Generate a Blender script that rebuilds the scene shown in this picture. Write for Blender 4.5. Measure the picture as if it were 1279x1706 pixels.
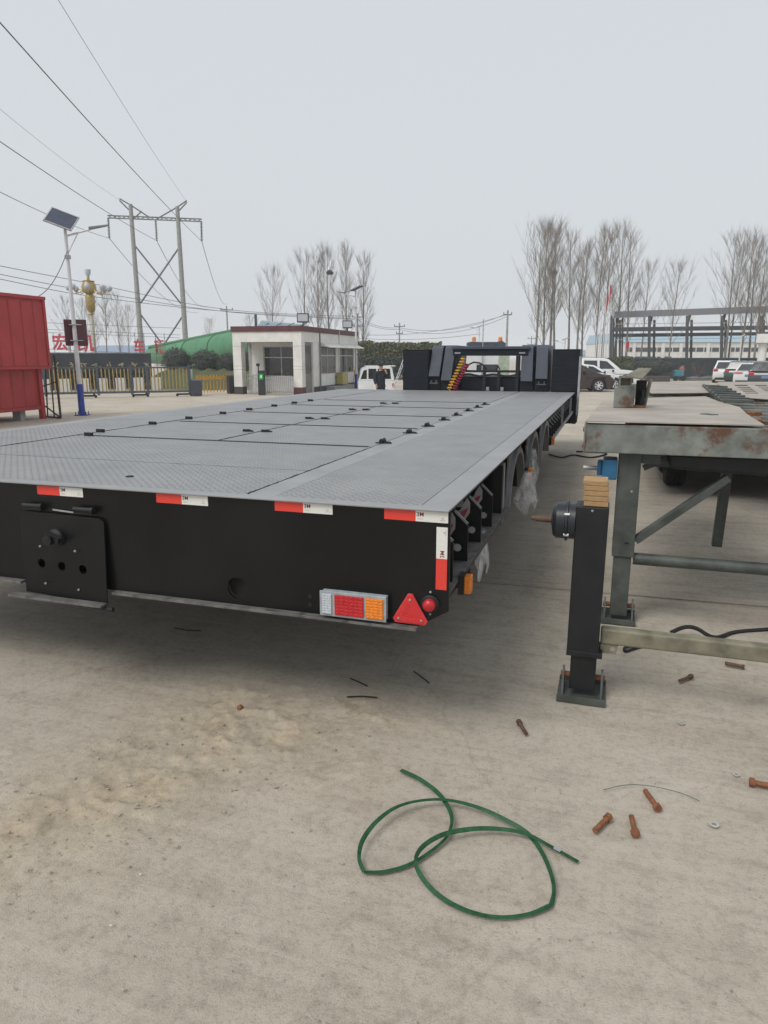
import bpy, bmesh, math, random
import numpy as np
from mathutils import Vector, Matrix, geometry
R = math.radians
random.seed(7)
SC = bpy.context.scene
COL = SC.collection
for o in list(bpy.data.objects): bpy.data.objects.remove(o)

# ------------------------------------------------------------------ camera
PW, PH, FPX, HZ, VPX, CAMH = 1279., 1706., 1165., 594., 1021., 1.9
CX, CY = PW / 2, PH / 2
PITCH = math.atan((CY - HZ) / FPX)
YAW = math.atan((VPX - CX) / math.hypot(FPX, CY - HZ))
cam_d = bpy.data.cameras.new('camera')
cam = bpy.data.objects.new('camera', cam_d); COL.objects.link(cam)
cam.location = (0, 0, CAMH)
cam.rotation_euler = (math.pi / 2 - PITCH, 0, YAW)
cam_d.sensor_fit = 'VERTICAL'; cam_d.sensor_height = 36.0
cam_d.lens = 36.0 * FPX / PH
cam_d.clip_start = 0.05; cam_d.clip_end = 3000
SC.camera = cam
# ------------------------------------------------------------------ sky (overcast) and sun
SUN_EL, SUN_AZ = R(52), R(-150)          # azimuth measured from +Y towards +X
world = bpy.data.worlds.new('World'); SC.world = world; world.use_nodes = True
wn = world.node_tree; wn.nodes.clear()
w_out = wn.nodes.new('ShaderNodeOutputWorld'); w_bg = wn.nodes.new('ShaderNodeBackground')
w_sky = wn.nodes.new('ShaderNodeTexSky'); w_sky.sky_type = 'NISHITA'; w_sky.sun_disc = False
w_sky.sun_elevation = SUN_EL; w_sky.sun_rotation = SUN_AZ
w_sky.dust_density = 6; w_sky.air_density = 1.0; w_sky.ozone_density = 1.5
w_hs = wn.nodes.new('ShaderNodeHueSaturation'); w_hs.inputs['Saturation'].default_value = 0.3
w_mx = wn.nodes.new('ShaderNodeMix'); w_mx.data_type = 'RGBA'
w_mx.inputs[0].default_value = 0.86
w_mx.inputs[7].default_value = (5.3, 5.62, 5.92, 1)      # even cloud layer
wn.links.new(w_sky.outputs[0], w_hs.inputs['Color']); wn.links.new(w_hs.outputs[0], w_mx.inputs[6])
wn.links.new(w_mx.outputs[2], w_bg.inputs[0]); w_bg.inputs[1].default_value = 0.1
wn.links.new(w_bg.outputs[0], w_out.inputs[0])
sun_d = bpy.data.lights.new('sun', 'SUN'); sun_d.energy = 1.5; sun_d.angle = R(28); sun_d.color = (1, 0.96, 0.9)
sun = bpy.data.objects.new('sun', sun_d); COL.objects.link(sun); sun.location = (0, 0, 60)
sv = Vector((math.sin(SUN_AZ) * math.cos(SUN_EL), math.cos(SUN_AZ) * math.cos(SUN_EL), math.sin(SUN_EL)))
sun.rotation_euler = (-sv).to_track_quat('-Z', 'Y').to_euler()
vs = SC.view_settings
vs.view_transform = 'Standard'; vs.look = 'None'; vs.gamma = 1; vs.exposure = 0.42; vs.use_curve_mapping = False
SC.render.engine = 'CYCLES'
SC.cycles.use_denoising = True
SC.cycles.max_bounces = 6; SC.cycles.volume_bounces = 2; SC.cycles.transparent_max_bounces = 12

# ------------------------------------------------------------------ measuring helpers (photo pixel -> place in the yard)
FW = Vector((-math.sin(YAW) * math.cos(PITCH), math.cos(YAW) * math.cos(PITCH), -math.sin(PITCH)))
RT = Vector((math.cos(YAW), math.sin(YAW), 0)); UP = RT.cross(FW); CAM = Vector((0, 0, CAMH))
FH = Vector((-math.sin(YAW), math.cos(YAW), 0))
def ray(x, y): return FW * FPX + RT * (x - CX) - UP * (y - CY)
def G(x, y, z=0): d = ray(x, y); return CAM + d * ((z - CAMH) / d.z)
def YP(x, y, Y): d = ray(x, y); return CAM + d * (Y / d.y)
def DD(x, y, dist): d = ray(x, y); return CAM + d * (dist / d.dot(FH))
def BASE(x, dist): p = DD(x, HZ, dist); return Vector((p.x, p.y, 0))

# ------------------------------------------------------------------ materials
MATS = {}
def mat(name, col, rough=0.6, metal=0.0, col2=None, scale=6.0, detail=4.0, var=0.12, bump=0.0, bscale=60.0,
        spec=0.5, rust=None, rust_amt=0.5, rscale=5.0, grime=None, grime_amt=0.4, stretch=None, coat=0.0, emit=None, trans=0.0, alpha=1.0):
    if name in MATS: return MATS[name]
    m = bpy.data.materials.new(name); m.use_nodes = True
    nt = m.node_tree; N, L = nt.nodes, nt.links
    b = N['Principled BSDF']
    b.inputs['Metallic'].default_value = metal
    b.inputs['Specular IOR Level'].default_value = spec
    b.inputs['Coat Weight'].default_value = coat
    b.inputs['Transmission Weight'].default_value = trans
    b.inputs['Alpha'].default_value = alpha
    tc = N.new('ShaderNodeTexCoord'); geo = N.new('ShaderNodeObjectInfo')
    vec = tc.outputs['Object']
    off = N.new('ShaderNodeVectorMath'); off.operation = 'ADD'
    cmb = N.new('ShaderNodeMath'); cmb.operation = 'MULTIPLY'; cmb.inputs[1].default_value = 37.0
    L.new(geo.outputs['Random'], cmb.inputs[0]); L.new(vec, off.inputs[0]); L.new(cmb.outputs[0], off.inputs[1])
    vec = off.outputs[0]
    if stretch:
        mp = N.new('ShaderNodeMapping'); mp.inputs['Scale'].default_value = stretch; L.new(vec, mp.inputs[0]); vec = mp.outputs[0]
    def noise(s, d=detail, r=0.6):
        n = N.new('ShaderNodeTexNoise'); n.inputs['Scale'].default_value = s; n.inputs['Detail'].default_value = d
        n.inputs['Roughness'].default_value = r; L.new(vec, n.inputs['Vector']); return n.outputs['Fac']
    c2 = col2 or tuple(max(0, c * (1 - 2.2 * var)) for c in col)
    c1 = col if col2 else tuple(min(1, c * (1 + var)) for c in col)
    ramp = N.new('ShaderNodeValToRGB'); ramp.color_ramp.elements[0].position = 0.32; ramp.color_ramp.elements[1].position = 0.68
    ramp.color_ramp.elements[0].color = (*c2, 1); ramp.color_ramp.elements[1].color = (*c1, 1)
    L.new(noise(scale), ramp.inputs[0]); out = ramp.outputs[0]
    def layer(c, amt, s, soft=0.12):
        nonlocal out
        rr = N.new('ShaderNodeValToRGB'); e = rr.color_ramp.elements
        p = 0.72 - 0.34 * amt
        e[0].position = p; e[0].color = (0, 0, 0, 1); e[1].position = min(1, p + soft); e[1].color = (1, 1, 1, 1)
        L.new(noise(s, 8, 0.68), rr.inputs[0])
        mx = N.new('ShaderNodeMix'); mx.data_type = 'RGBA'
        L.new(rr.outputs[0], mx.inputs[0]); L.new(out, mx.inputs[6]); mx.inputs[7].default_value = (*c, 1)
        out = mx.outputs[2]; return rr.outputs[0]
    if grime: layer(grime, grime_amt, rscale * 0.6, 0.3)
    rf = None
    if rust: rf = layer(rust, rust_amt, rscale)
    L.new(out, b.inputs['Base Color'])
    rn = N.new('ShaderNodeMapRange'); rn.inputs['To Min'].default_value = max(0.03, rough - 0.09); rn.inputs['To Max'].default_value = min(1, rough + 0.09)
    L.new(noise(scale * 2.3), rn.inputs['Value']); L.new(rn.outputs[0], b.inputs['Roughness'])
    if bump:
        bp = N.new('ShaderNodeBump'); bp.inputs['Strength'].default_value = bump; bp.inputs['Distance'].default_value = 0.01
        L.new(noise(bscale, 5), bp.inputs['Height']); L.new(bp.outputs[0], b.inputs['Normal'])
    if emit:
        b.inputs['Emission Color'].default_value = (*emit[0], 1); b.inputs['Emission Strength'].default_value = emit[1]
    MATS[name] = m; return m

def tread_plate_material():
    m = mat('tread_plate', (0.245, 0.25, 0.257), 0.45, 0.0, scale=2.2, var=0.06, grime=(0.31, 0.305, 0.295), grime_amt=0.55, rscale=2.5, spec=0.5)
    nt = m.node_tree; N, L = nt.nodes, nt.links; b = N['Principled BSDF']
    tc = N.new('ShaderNodeNewGeometry'); mp = N.new('ShaderNodeMapping')
    mp.inputs['Rotation'].default_value = (0, 0, R(45)); mp.inputs['Scale'].default_value = (27, 27, 27)
    L.new(tc.outputs['Position'], mp.inputs[0])
    sp = N.new('ShaderNodeSeparateXYZ'); L.new(mp.outputs[0], sp.inputs[0])
    def M(op, a, bb=None, cc=None):
        n = N.new('ShaderNodeMath'); n.operation = op
        for i, x in enumerate((a, bb, cc)):
            if x is None: continue
            if isinstance(x, (int, float)): n.inputs[i].default_value = x
            else: L.new(x, n.inputs[i])
        return n.outputs[0]
    fx, fy = M('FLOOR', sp.outputs[0]), M('FLOOR', sp.outputs[1])
    a, c = M('SUBTRACT', M('SUBTRACT', sp.outputs[0], fx), 0.5), M('SUBTRACT', M('SUBTRACT', sp.outputs[1], fy), 0.5)
    par = M('ABSOLUTE', M('MODULO', M('ADD', fx, fy), 2.0))
    inv = M('SUBTRACT', 1.0, par)
    u = M('ADD', M('MULTIPLY', a, inv), M('MULTIPLY', c, par)); v = M('ADD', M('MULTIPLY', c, inv), M('MULTIPLY', a, par))
    d = M('SQRT', M('ADD', M('POWER', M('DIVIDE', u, 0.47), 2.0), M('POWER', M('DIVIDE', v, 0.17), 2.0)))
    ms = N.new('ShaderNodeMapRange'); ms.interpolation_type = 'SMOOTHSTEP'
    ms.inputs['From Min'].default_value = 0.55; ms.inputs['From Max'].default_value = 1.1; ms.inputs['To Min'].default_value = 1; ms.inputs['To Max'].default_value = 0
    L.new(d, ms.inputs['Value'])
    bp = N.new('ShaderNodeBump'); bp.inputs['Strength'].default_value = 1.0; bp.inputs['Distance'].default_value = 0.011
    L.new(ms.outputs[0], bp.inputs['Height']); L.new(bp.outputs[0], b.inputs['Normal'])
    return m

TREAD = tread_plate_material()
SMOOTH = mat('grey_deck_paint', (0.258, 0.263, 0.27), 0.45, scale=3, var=0.06, grime=(0.31, 0.305, 0.295), grime_amt=0.4, rscale=3)
BLACK = mat('black_chassis_paint', (0.0075, 0.008, 0.009), 0.42, scale=3, var=0.2, grime=(0.017, 0.0168, 0.0165), grime_amt=0.55, rscale=2.2, rust=(0.024, 0.023, 0.022), rust_amt=0.2, bump=0.06, bscale=25, spec=0.4)
BLACK2 = mat('black_satin_metal', (0.011, 0.012, 0.0145), 0.5, scale=8, var=0.2, spec=0.4)
BLACKPANEL = mat('black_panel_paint', (0.006, 0.0062, 0.007), 0.33, scale=1.6, var=0.3, grime=(0.0125, 0.0122, 0.012), grime_amt=0.5, rscale=2.6, rust=(0.032, 0.030, 0.028), rust_amt=0.05, bump=0.22, bscale=3.2, spec=0.3)
DARKGAP = mat('dark_underframe', (0.012, 0.012, 0.012), 0.8)
NAVY = mat('navy_black_paint', (0.007, 0.010, 0.018), 0.55, scale=4, var=0.15, spec=0.25)
HOOD = mat('slate_blue_paint', (0.048, 0.060, 0.083), 0.45, scale=3, var=0.12, grime=(0.09, 0.1, 0.12), grime_amt=0.4, rscale=3)
LIPM = mat('dusty_black_flange', (0.075, 0.073, 0.07), 0.6, scale=14, var=0.35, col2=(0.16, 0.155, 0.145), bump=0.3, bscale=90, rust=(0.03, 0.03, 0.03), rust_amt=0.55, rscale=12)
TRED = mat('reflective_red', (0.72, 0.045, 0.03), 0.35, scale=200, var=0.08, coat=0.4)
TWHITE = mat('reflective_white', (0.72, 0.72, 0.68), 0.35, scale=200, var=0.05, coat=0.4)
INKR = mat('dark_red_ink', (0.22, 0.012, 0.03), 0.5)
INKG = mat('grey_ink', (0.07, 0.07, 0.085), 0.5)
RUBBER = mat('tyre_rubber', (0.016, 0.016, 0.017), 0.85, scale=20, var=0.2, bump=0.3, bscale=40)
STEEL = mat('galvanised_steel', (0.45, 0.46, 0.47), 0.45, 0.6, scale=8, var=0.15)
AMBER = mat('amber_lens', (0.80, 0.22, 0.015), 0.4, coat=0.1, scale=60)
LRED = mat('red_lens', (0.50, 0.012, 0.018), 0.4, coat=0.1, scale=60)
LWHITE = mat('clear_lens', (0.50, 0.54, 0.58), 0.35, coat=0.1, scale=80)
HOUSING = mat('grey_lamp_housing', (0.33, 0.37, 0.39), 0.5, scale=20)
GREEN_GREY = mat('grey_green_rusted_paint', (0.19, 0.205, 0.185), 0.55, scale=7, var=0.18, grime=(0.26, 0.25, 0.21), grime_amt=0.45, rust=(0.10, 0.048, 0.028), rust_amt=0.62, rscale=4.2, bump=0.25, bscale=30)
GREEN_CLEAN = mat('dark_grey_green_paint', (0.07, 0.08, 0.072), 0.5, scale=6, var=0.2, grime=(0.11, 0.11, 0.095), grime_amt=0.4, rust=(0.12, 0.05, 0.025), rust_amt=0.12, rscale=8)
OLIVE = mat('dull_olive_paint', (0.20, 0.185, 0.13), 0.6, scale=8, var=0.2, rust=(0.14, 0.07, 0.03), rust_amt=0.2, rscale=7)
DUSTPLATE = mat('dusty_steel_sheet', (0.35, 0.315, 0.275), 0.75, scale=2.5, var=0.1, grime=(0.24, 0.19, 0.145), grime_amt=0.5, rscale=4, rust=(0.14, 0.075, 0.045), rust_amt=0.2, bump=0.1, bscale=40)
RUST = mat('rust', (0.30, 0.125, 0.052), 0.9, col2=(0.15, 0.055, 0.026), scale=60, bump=0.6, bscale=250)
WOOD = mat('pale_timber', (0.42, 0.27, 0.13), 0.75, col2=(0.28, 0.165, 0.075), scale=10, stretch=(3, 3, 30), bump=0.2)
BLUE = mat('blue_gearbox_paint', (0.02, 0.12, 0.24), 0.5, scale=10)
GOLD = mat('dull_gold', (0.42, 0.31, 0.12), 0.4, 0.5, scale=10)
GATEGREY = mat('slate_gate_paint', (0.07, 0.085, 0.105), 0.5, scale=5)
WHITEPAINT = mat('white_render', (0.70, 0.69, 0.66), 0.8, scale=2.5, var=0.05, grime=(0.50, 0.47, 0.43), grime_amt=0.4, rscale=1.6, bump=0.1)
MAROON = mat('maroon_paint', (0.10, 0.028, 0.035), 0.6, scale=3, var=0.12)
REDP = mat('red_sheet_metal', (0.39, 0.031, 0.034), 0.55, scale=1.5, var=0.08, grime=(0.21, 0.032, 0.034), grime_amt=0.4, rscale=2)
GLASS = mat('dark_window_glass', (0.02, 0.024, 0.03), 0.07, scale=2, var=0.3, spec=0.8)
POLEW = mat('white_pole_paint', (0.58, 0.59, 0.61), 0.45, scale=4, var=0.06)
POLEB = mat('blue_pole_paint', (0.015, 0.045, 0.30), 0.4, scale=4)
CONC = mat('concrete_pole', (0.30, 0.30, 0.29), 0.85, scale=5, var=0.15)
LATT = mat('weathered_lattice_steel', (0.16, 0.17, 0.17), 0.6, 0.3, scale=5)
BARK = mat('pale_grey_bark', (0.19, 0.175, 0.15), 0.9, scale=3, var=0.2)
TWIG = mat('twig_bark', (0.235, 0.205, 0.172), 0.9, scale=3, var=0.2)
SIGNRED = mat('red_sign_letters', (0.52, 0.06, 0.085), 0.6)
WIRE = mat('weathered_cable', (0.10, 0.105, 0.11), 0.7)
CARWHITE = mat('white_car_paint', (0.72, 0.73, 0.74), 0.25, coat=0.6, scale=2, var=0.03)
CARBROWN = mat('brown_car_paint', (0.035, 0.016, 0.014), 0.3, coat=0.3, scale=2, var=0.1)
CARDARK = mat('dark_grey_car_paint', (0.03, 0.036, 0.042), 0.25, coat=0.7, scale=2, var=0.1)
CARGREEN = mat('dark_green_car_paint', (0.018, 0.045, 0.035), 0.25, coat=0.7, scale=2, var=0.1)
PLATEBLUE = mat('blue_plate', (0.12, 0.22, 0.38), 0.5)

# ------------------------------------------------------------------ mesh helpers
class MB:
    def __init__(s): s.v, s.f = [], []
    def add(s, vs, fs):
        n = len(s.v); s.v += [Vector(v) for v in vs]; s.f += [tuple(i + n for i in f) for f in fs]; return s
    def hexa(s, p): return s.add(p, [(0, 3, 2, 1), (4, 5, 6, 7), (0, 1, 5, 4), (1, 2, 6, 5), (2, 3, 7, 6), (3, 0, 4, 7)])
    def box(s, x0, x1, y0, y1, z0, z1):
        return s.hexa([(x0, y0, z0), (x1, y0, z0), (x1, y1, z0), (x0, y1, z0), (x0, y0, z1), (x1, y0, z1), (x1, y1, z1), (x0, y1, z1)])
    def cbox(s, c, size, M=None):
        hx, hy, hz = [q / 2 for q in size]; c = Vector(c)
        p = [Vector(q) for q in [(-hx, -hy, -hz), (hx, -hy, -hz), (hx, hy, -hz), (-hx, hy, -hz), (-hx, -hy, hz), (hx, -hy, hz), (hx, hy, hz), (-hx, hy, hz)]]
        return s.hexa([c + ((M @ q) if M else q) for q in p])
    def bar(s, a, b, w, h, up=(0, 0, 1)):
        a, b = Vector(a), Vector(b); d = (b - a).normalized(); up = Vector(up)
        if abs(d.dot(up)) > 0.98: up = Vector((0, 1, 0))
        x = d.cross(up).normalized() * (w / 2); z = x.cross(d).normalized() * (h / 2)
        return s.hexa([a - x - z, a + x - z, b + x - z, b - x - z, a - x + z, a + x + z, b + x + z, b - x + z])
    def tube(s, a, b, r0, r1=None, n=10, caps=True):
        return s.path([a, b], [r0, r0 if r1 is None else r1], n, caps)
    def path(s, pts, rad, n=8, caps=True):
        pts = [Vector(p) for p in pts]; k = len(pts)
        if isinstance(rad, (int, float)): rad = [rad] * k
        u = None; vs = []
        for i, p in enumerate(pts):
            d = (pts[min(i + 1, k - 1)] - pts[max(i - 1, 0)]).normalized()
            if u is None:
                u = d.cross(Vector((0, 0, 1)))
                if u.length < 0.05: u = d.cross(Vector((0, 1, 0)))
            else: u = u - d * u.dot(d)
            u.normalize(); w = d.cross(u)
            vs += [p + (u * math.cos(2 * math.pi * j / n) + w * math.sin(2 * math.pi * j / n)) * rad[i] for j in range(n)]
        fs = [(i * n + j, i * n + (j + 1) % n, (i + 1) * n + (j + 1) % n, (i + 1) * n + j) for i in range(k - 1) for j in range(n)]
        if caps: fs += [tuple(range(n))[::-1], tuple((k - 1) * n + j for j in range(n))]
        return s.add(vs, fs)
    def lathe(s, prof, n=24, M=None, c=(0, 0, 0), closed=False):
        if closed: prof = list(prof) + [prof[0]]
        c = Vector(c); vs = []
        for r, z in prof:
            for j in range(n):
                q = Vector((r * math.cos(2 * math.pi * j / n), r * math.sin(2 * math.pi * j / n), z)); vs.append(c + (M @ q if M else q))
        fs = [(i * n + j, i * n + (j + 1) % n, (i + 1) * n + (j + 1) % n, (i + 1) * n + j) for i in range(len(prof) - 1) for j in range(n)]
        if not closed and prof[0][0] > 1e-4: fs.append(tuple(range(n))[::-1])
        if not closed and prof[-1][0] > 1e-4: fs.append(tuple((len(prof) - 1) * n + j for j in range(n)))
        return s.add(vs, fs)
    def plate(s, outer, holes, fn, t0, t1):
        """flat outline (a,b) with holes, given thickness; fn(a,b,t)->xyz"""
        loops = [outer] + list(holes)
        flat = [q for l in loops for q in l]
        tris = geometry.tessellate_polygon([[Vector((q[0], q[1], 0)) for q in l] for l in loops])
        n = len(flat)
        vs = [fn(a, b, t0) for a, b in flat] + [fn(a, b, t1) for a, b in flat]
        fs = [tuple(t) for t in tris] + [tuple(i + n for i in t[::-1]) for t in tris]
        k = 0
        for l in loops:
            m = len(l)
            fs += [(k + i, k + (i + 1) % m, n + k + (i + 1) % m, n + k + i) for i in range(m)]
            k += m
        return s.add(vs, fs)
    def build(s, name, m, parent=None, w=True, bevel=0.0, smooth=None, seg=2):
        me = bpy.data.meshes.new(name)
        vs = s.v
        if parent is not None and w:
            inv = parent_matrix(parent).inverted(); vs = [inv @ v for v in vs]
        me.from_pydata([tuple(v) for v in vs], [], s.f)
        bm = bmesh.new(); bm.from_mesh(me)
        bmesh.ops.remove_doubles(bm, verts=bm.verts, dist=1e-6) if len(bm.verts) < 3000 else None
        bmesh.ops.recalc_face_normals(bm, faces=bm.faces); bm.to_mesh(me); bm.free()
        if smooth:
            me.polygons.foreach_set('use_smooth', [True] * len(me.polygons))
            me.set_sharp_from_angle(angle=R(smooth))
        return place(name, me, m, parent, bevel=bevel, seg=seg)

def parent_matrix(o):
    M = Matrix.Translation(o.location) @ o.rotation_euler.to_matrix().to_4x4()
    return parent_matrix(o.parent) @ M if o.parent else M
def place(name, me, m, parent=None, loc=None, rot=None, bevel=0.0, seg=2):
    o = bpy.data.objects.new(name, me); COL.objects.link(o)
    if m is not None and not me.materials: me.materials.append(m)
    if parent is not None: o.parent = parent
    if loc is not None: o.location = loc
    if rot is not None: o.rotation_euler = rot
    if bevel:
        b = o.modifiers.new('bevel', 'BEVEL'); b.width = bevel; b.segments = seg; b.limit_method = 'ANGLE'; b.angle_limit = R(40)
    return o
def tag(o, label, cat, group=None):
    o['label'] = label; o['category'] = cat
    if group: o['group'] = group
    return o
def thing(name, label, cat, loc=(0, 0, 0), rz=0.0, group=None):
    o = bpy.data.objects.new(name, None); COL.objects.link(o); o.empty_display_size = 0.2
    o.location = loc; o.rotation_euler = (0, 0, rz); return tag(o, label, cat, group)
def struct(o): o['kind'] = 'structure'; return o
def copy_tree(o, parent=None):
    c = o.copy(); COL.objects.link(c); c.parent = parent
    for ch in list(o.children): copy_tree(ch, c)
    return c
def circ(cx, cy, r, n=20, a0=0.0): return [(cx + r * math.cos(a0 + 2 * math.pi * i / n), cy + r * math.sin(a0 + 2 * math.pi * i / n)) for i in range(n)]
def text_mesh(body, size, depth=0.0, bold=0.0):
    cu = bpy.data.curves.new('lettering', 'FONT'); cu.body = body; cu.size = size; cu.extrude = depth; cu.offset = bold; cu.resolution_u = 3
    cu.align_x = 'CENTER'; cu.align_y = 'CENTER'
    ob = bpy.data.objects.new('lettering', cu); COL.objects.link(ob)
    dg = bpy.context.evaluated_depsgraph_get()
    me = bpy.data.meshes.new_from_object(ob.evaluated_get(dg))
    me.materials.clear(); bpy.data.objects.remove(ob); bpy.data.curves.remove(cu)
    return me

# ------------------------------------------------------------------ numpy noise
_rng = np.random.RandomState(3); _T = _rng.rand(256, 256)
def vnoise(x, y):
    xi, yi = np.floor(x).astype(int), np.floor(y).astype(int); fx, fy = x - xi, y - yi
    fx, fy = fx * fx * (3 - 2 * fx), fy * fy * (3 - 2 * fy)
    t = lambda a, b: _T[a % 256, b % 256]
    return (t(xi, yi) * (1 - fx) + t(xi + 1, yi) * fx) * (1 - fy) + (t(xi, yi + 1) * (1 - fx) + t(xi + 1, yi + 1) * fx) * fy
def fbm(x, y, o=4):
    s, a, tot = 0, 1.0, 0
    for i in range(o): s = s + a * (vnoise(x * 2 ** i + 17 * i, y * 2 ** i + 9 * i) - 0.5); tot += a; a *= 0.55
    return s / tot

# ------------------------------------------------------------------ ground
def ground_material():
    m = bpy.data.materials.new('dusty_concrete'); m.use_nodes = True
    nt = m.node_tree; N, L = nt.nodes, nt.links; b = N['Principled BSDF']
    b.inputs['Specular IOR Level'].default_value = 0.25
    g = N.new('ShaderNodeNewGeometry')
    def noise(s, d=6, r=0.6, vec=None, dist=0.0):
        n = N.new('ShaderNodeTexNoise'); n.inputs['Scale'].default_value = s; n.inputs['Detail'].default_value = d; n.inputs['Roughness'].default_value = r
        n.inputs['Distortion'].default_value = dist
        L.new(vec or g.outputs['Position'], n.inputs['Vector']); return n.outputs['Fac']
    def ramp(f, stops):
        r = N.new('ShaderNodeValToRGB'); e = r.color_ramp.elements
        while len(e) < len(stops): e.new(0.5)
        for q, (p, c) in zip(e, stops): q.position = p; q.color = (*c, 1) if len(c) == 3 else c
        L.new(f, r.inputs[0]); return r.outputs[0]
    def mix(f, a, c, mode='MIX'):
        x = N.new('ShaderNodeMix'); x.data_type = 'RGBA'; x.blend_type = mode
        if isinstance(f, float): x.inputs[0].default_value = f
        else: L.new(f, x.inputs[0])
        for i, q in ((6, a), (7, c)):
            if isinstance(q, tuple): x.inputs[i].default_value = (*q, 1)
            else: L.new(q, x.inputs[i])
        return x.outputs[2]
    base = ramp(noise(0.9, 7, 0.62), [(0.3, (0.41, 0.364, 0.300)), (0.5, (0.465, 0.417, 0.348)), (0.7, (0.51, 0.462, 0.392))])
    mott = ramp(noise(6.5, 9, 0.74), [(0.38, (0.62, 0.60, 0.58)), (0.50, (0.95, 0.95, 0.95)), (0.62, (1.0, 1.0, 1.0))])
    base = mix(0.42, base, mott, 'MULTIPLY')
    # scattered damp / oily spots
    spots = ramp(noise(2.3, 5, 0.55, dist=0.6), [(0.60, (1, 1, 1)), (0.70, (0.80, 0.78, 0.75))])
    base = mix(0.35, base, spots, 'MULTIPLY')
    fine = ramp(noise(120, 4, 0.75), [(0.37, (0.50, 0.48, 0.45)), (0.47, (1, 1, 1)), (0.62, (1, 1, 1)), (0.70, (1.12, 1.11, 1.10))])
    base = mix(0.42, base, fine, 'MULTIPLY')
    mid = ramp(noise(28, 6, 0.72), [(0.40, (0.66, 0.64, 0.62)), (0.51, (1, 1, 1))])
    base = mix(0.42, base, mid, 'MULTIPLY')
    # long scuffs left by turning tyres, and small pits
    mp = N.new('ShaderNodeMapping'); mp.inputs['Rotation'].default_value = (0, 0, R(-62)); mp.inputs['Scale'].default_value = (.35, 7, 1); L.new(g.outputs['Position'], mp.inputs[0])
    scf = ramp(noise(1.6, 6, 0.62, mp.outputs[0], 0.25), [(0.40, (0.80, 0.79, 0.775)), (0.52, (1, 1, 1))]); base = mix(0.45, base, scf, 'MULTIPLY')
    wear = ramp(noise(0.55, 5, 0.55), [(0.45, (0, 0, 0)), (0.68, (1, 1, 1))]); base = mix(wear, base, mix(0.22, base, (0.62, 0.57, 0.49)))
    pit = ramp(noise(210, 2, 0.5), [(0.30, (0.45, 0.43, 0.40)), (0.36, (1, 1, 1))]); base = mix(0.4, base, pit, 'MULTIPLY')
    # loose earth, where the mesh marks it
    at = N.new('ShaderNodeAttribute'); at.attribute_name = 'earth'
    earth = ramp(noise(3.5, 8, 0.7), [(0.38, (0.36, 0.295, 0.205)), (0.52, (0.47, 0.392, 0.285)), (0.66, (0.57, 0.455, 0.305))])
    earth = mix(0.6, earth, ramp(noise(45, 6, 0.75), [(0.35, (0.66, 0.64, 0.62)), (0.6, (1, 1, 1))]), 'MULTIPLY')
    base = mix(at.outputs['Fac'], base, earth)
    # hairline cracks
    wv = N.new('ShaderNodeTexVoronoi'); wv.feature = 'DISTANCE_TO_EDGE'; wv.inputs['Scale'].default_value = 0.32
    ns = N.new('ShaderNodeTexNoise'); ns.inputs['Scale'].default_value = 2.0; ns.inputs['Detail'].default_value = 6
    L.new(g.outputs['Position'], ns.inputs['Vector'])
    va = N.new('ShaderNodeVectorMath'); va.operation = 'MULTIPLY_ADD'; va.inputs[1].default_value = (0.5, 0.5, 0); L.new(ns.outputs['Color'], va.inputs[0]); L.new(g.outputs['Position'], va.inputs[2])
    L.new(va.outputs[0], wv.inputs['Vector'])
    cr = ramp(wv.outputs['Distance'], [(0.0, (0.45, 0.43, 0.40)), (0.0022, (1, 1, 1))])
    base = mix(0.22, base, cr, 'MULTIPLY')
    L.new(base, b.inputs['Base Color']); b.inputs['Roughness'].default_value = 0.88
    bp = N.new('ShaderNodeBump'); bp.inputs['Strength'].default_value = 0.7; bp.inputs['Distance'].default_value = 0.008
    ad = N.new('ShaderNodeMath'); ad.operation = 'ADD'; L.new(noise(28, 8, 0.72), ad.inputs[0]); L.new(noise(160, 4, 0.7), ad.inputs[1])
    L.new(ad.outputs[0], bp.inputs['Height']); L.new(bp.outputs[0], b.inputs['Normal'])
    return m
GROUNDMAT = ground_material()

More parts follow.
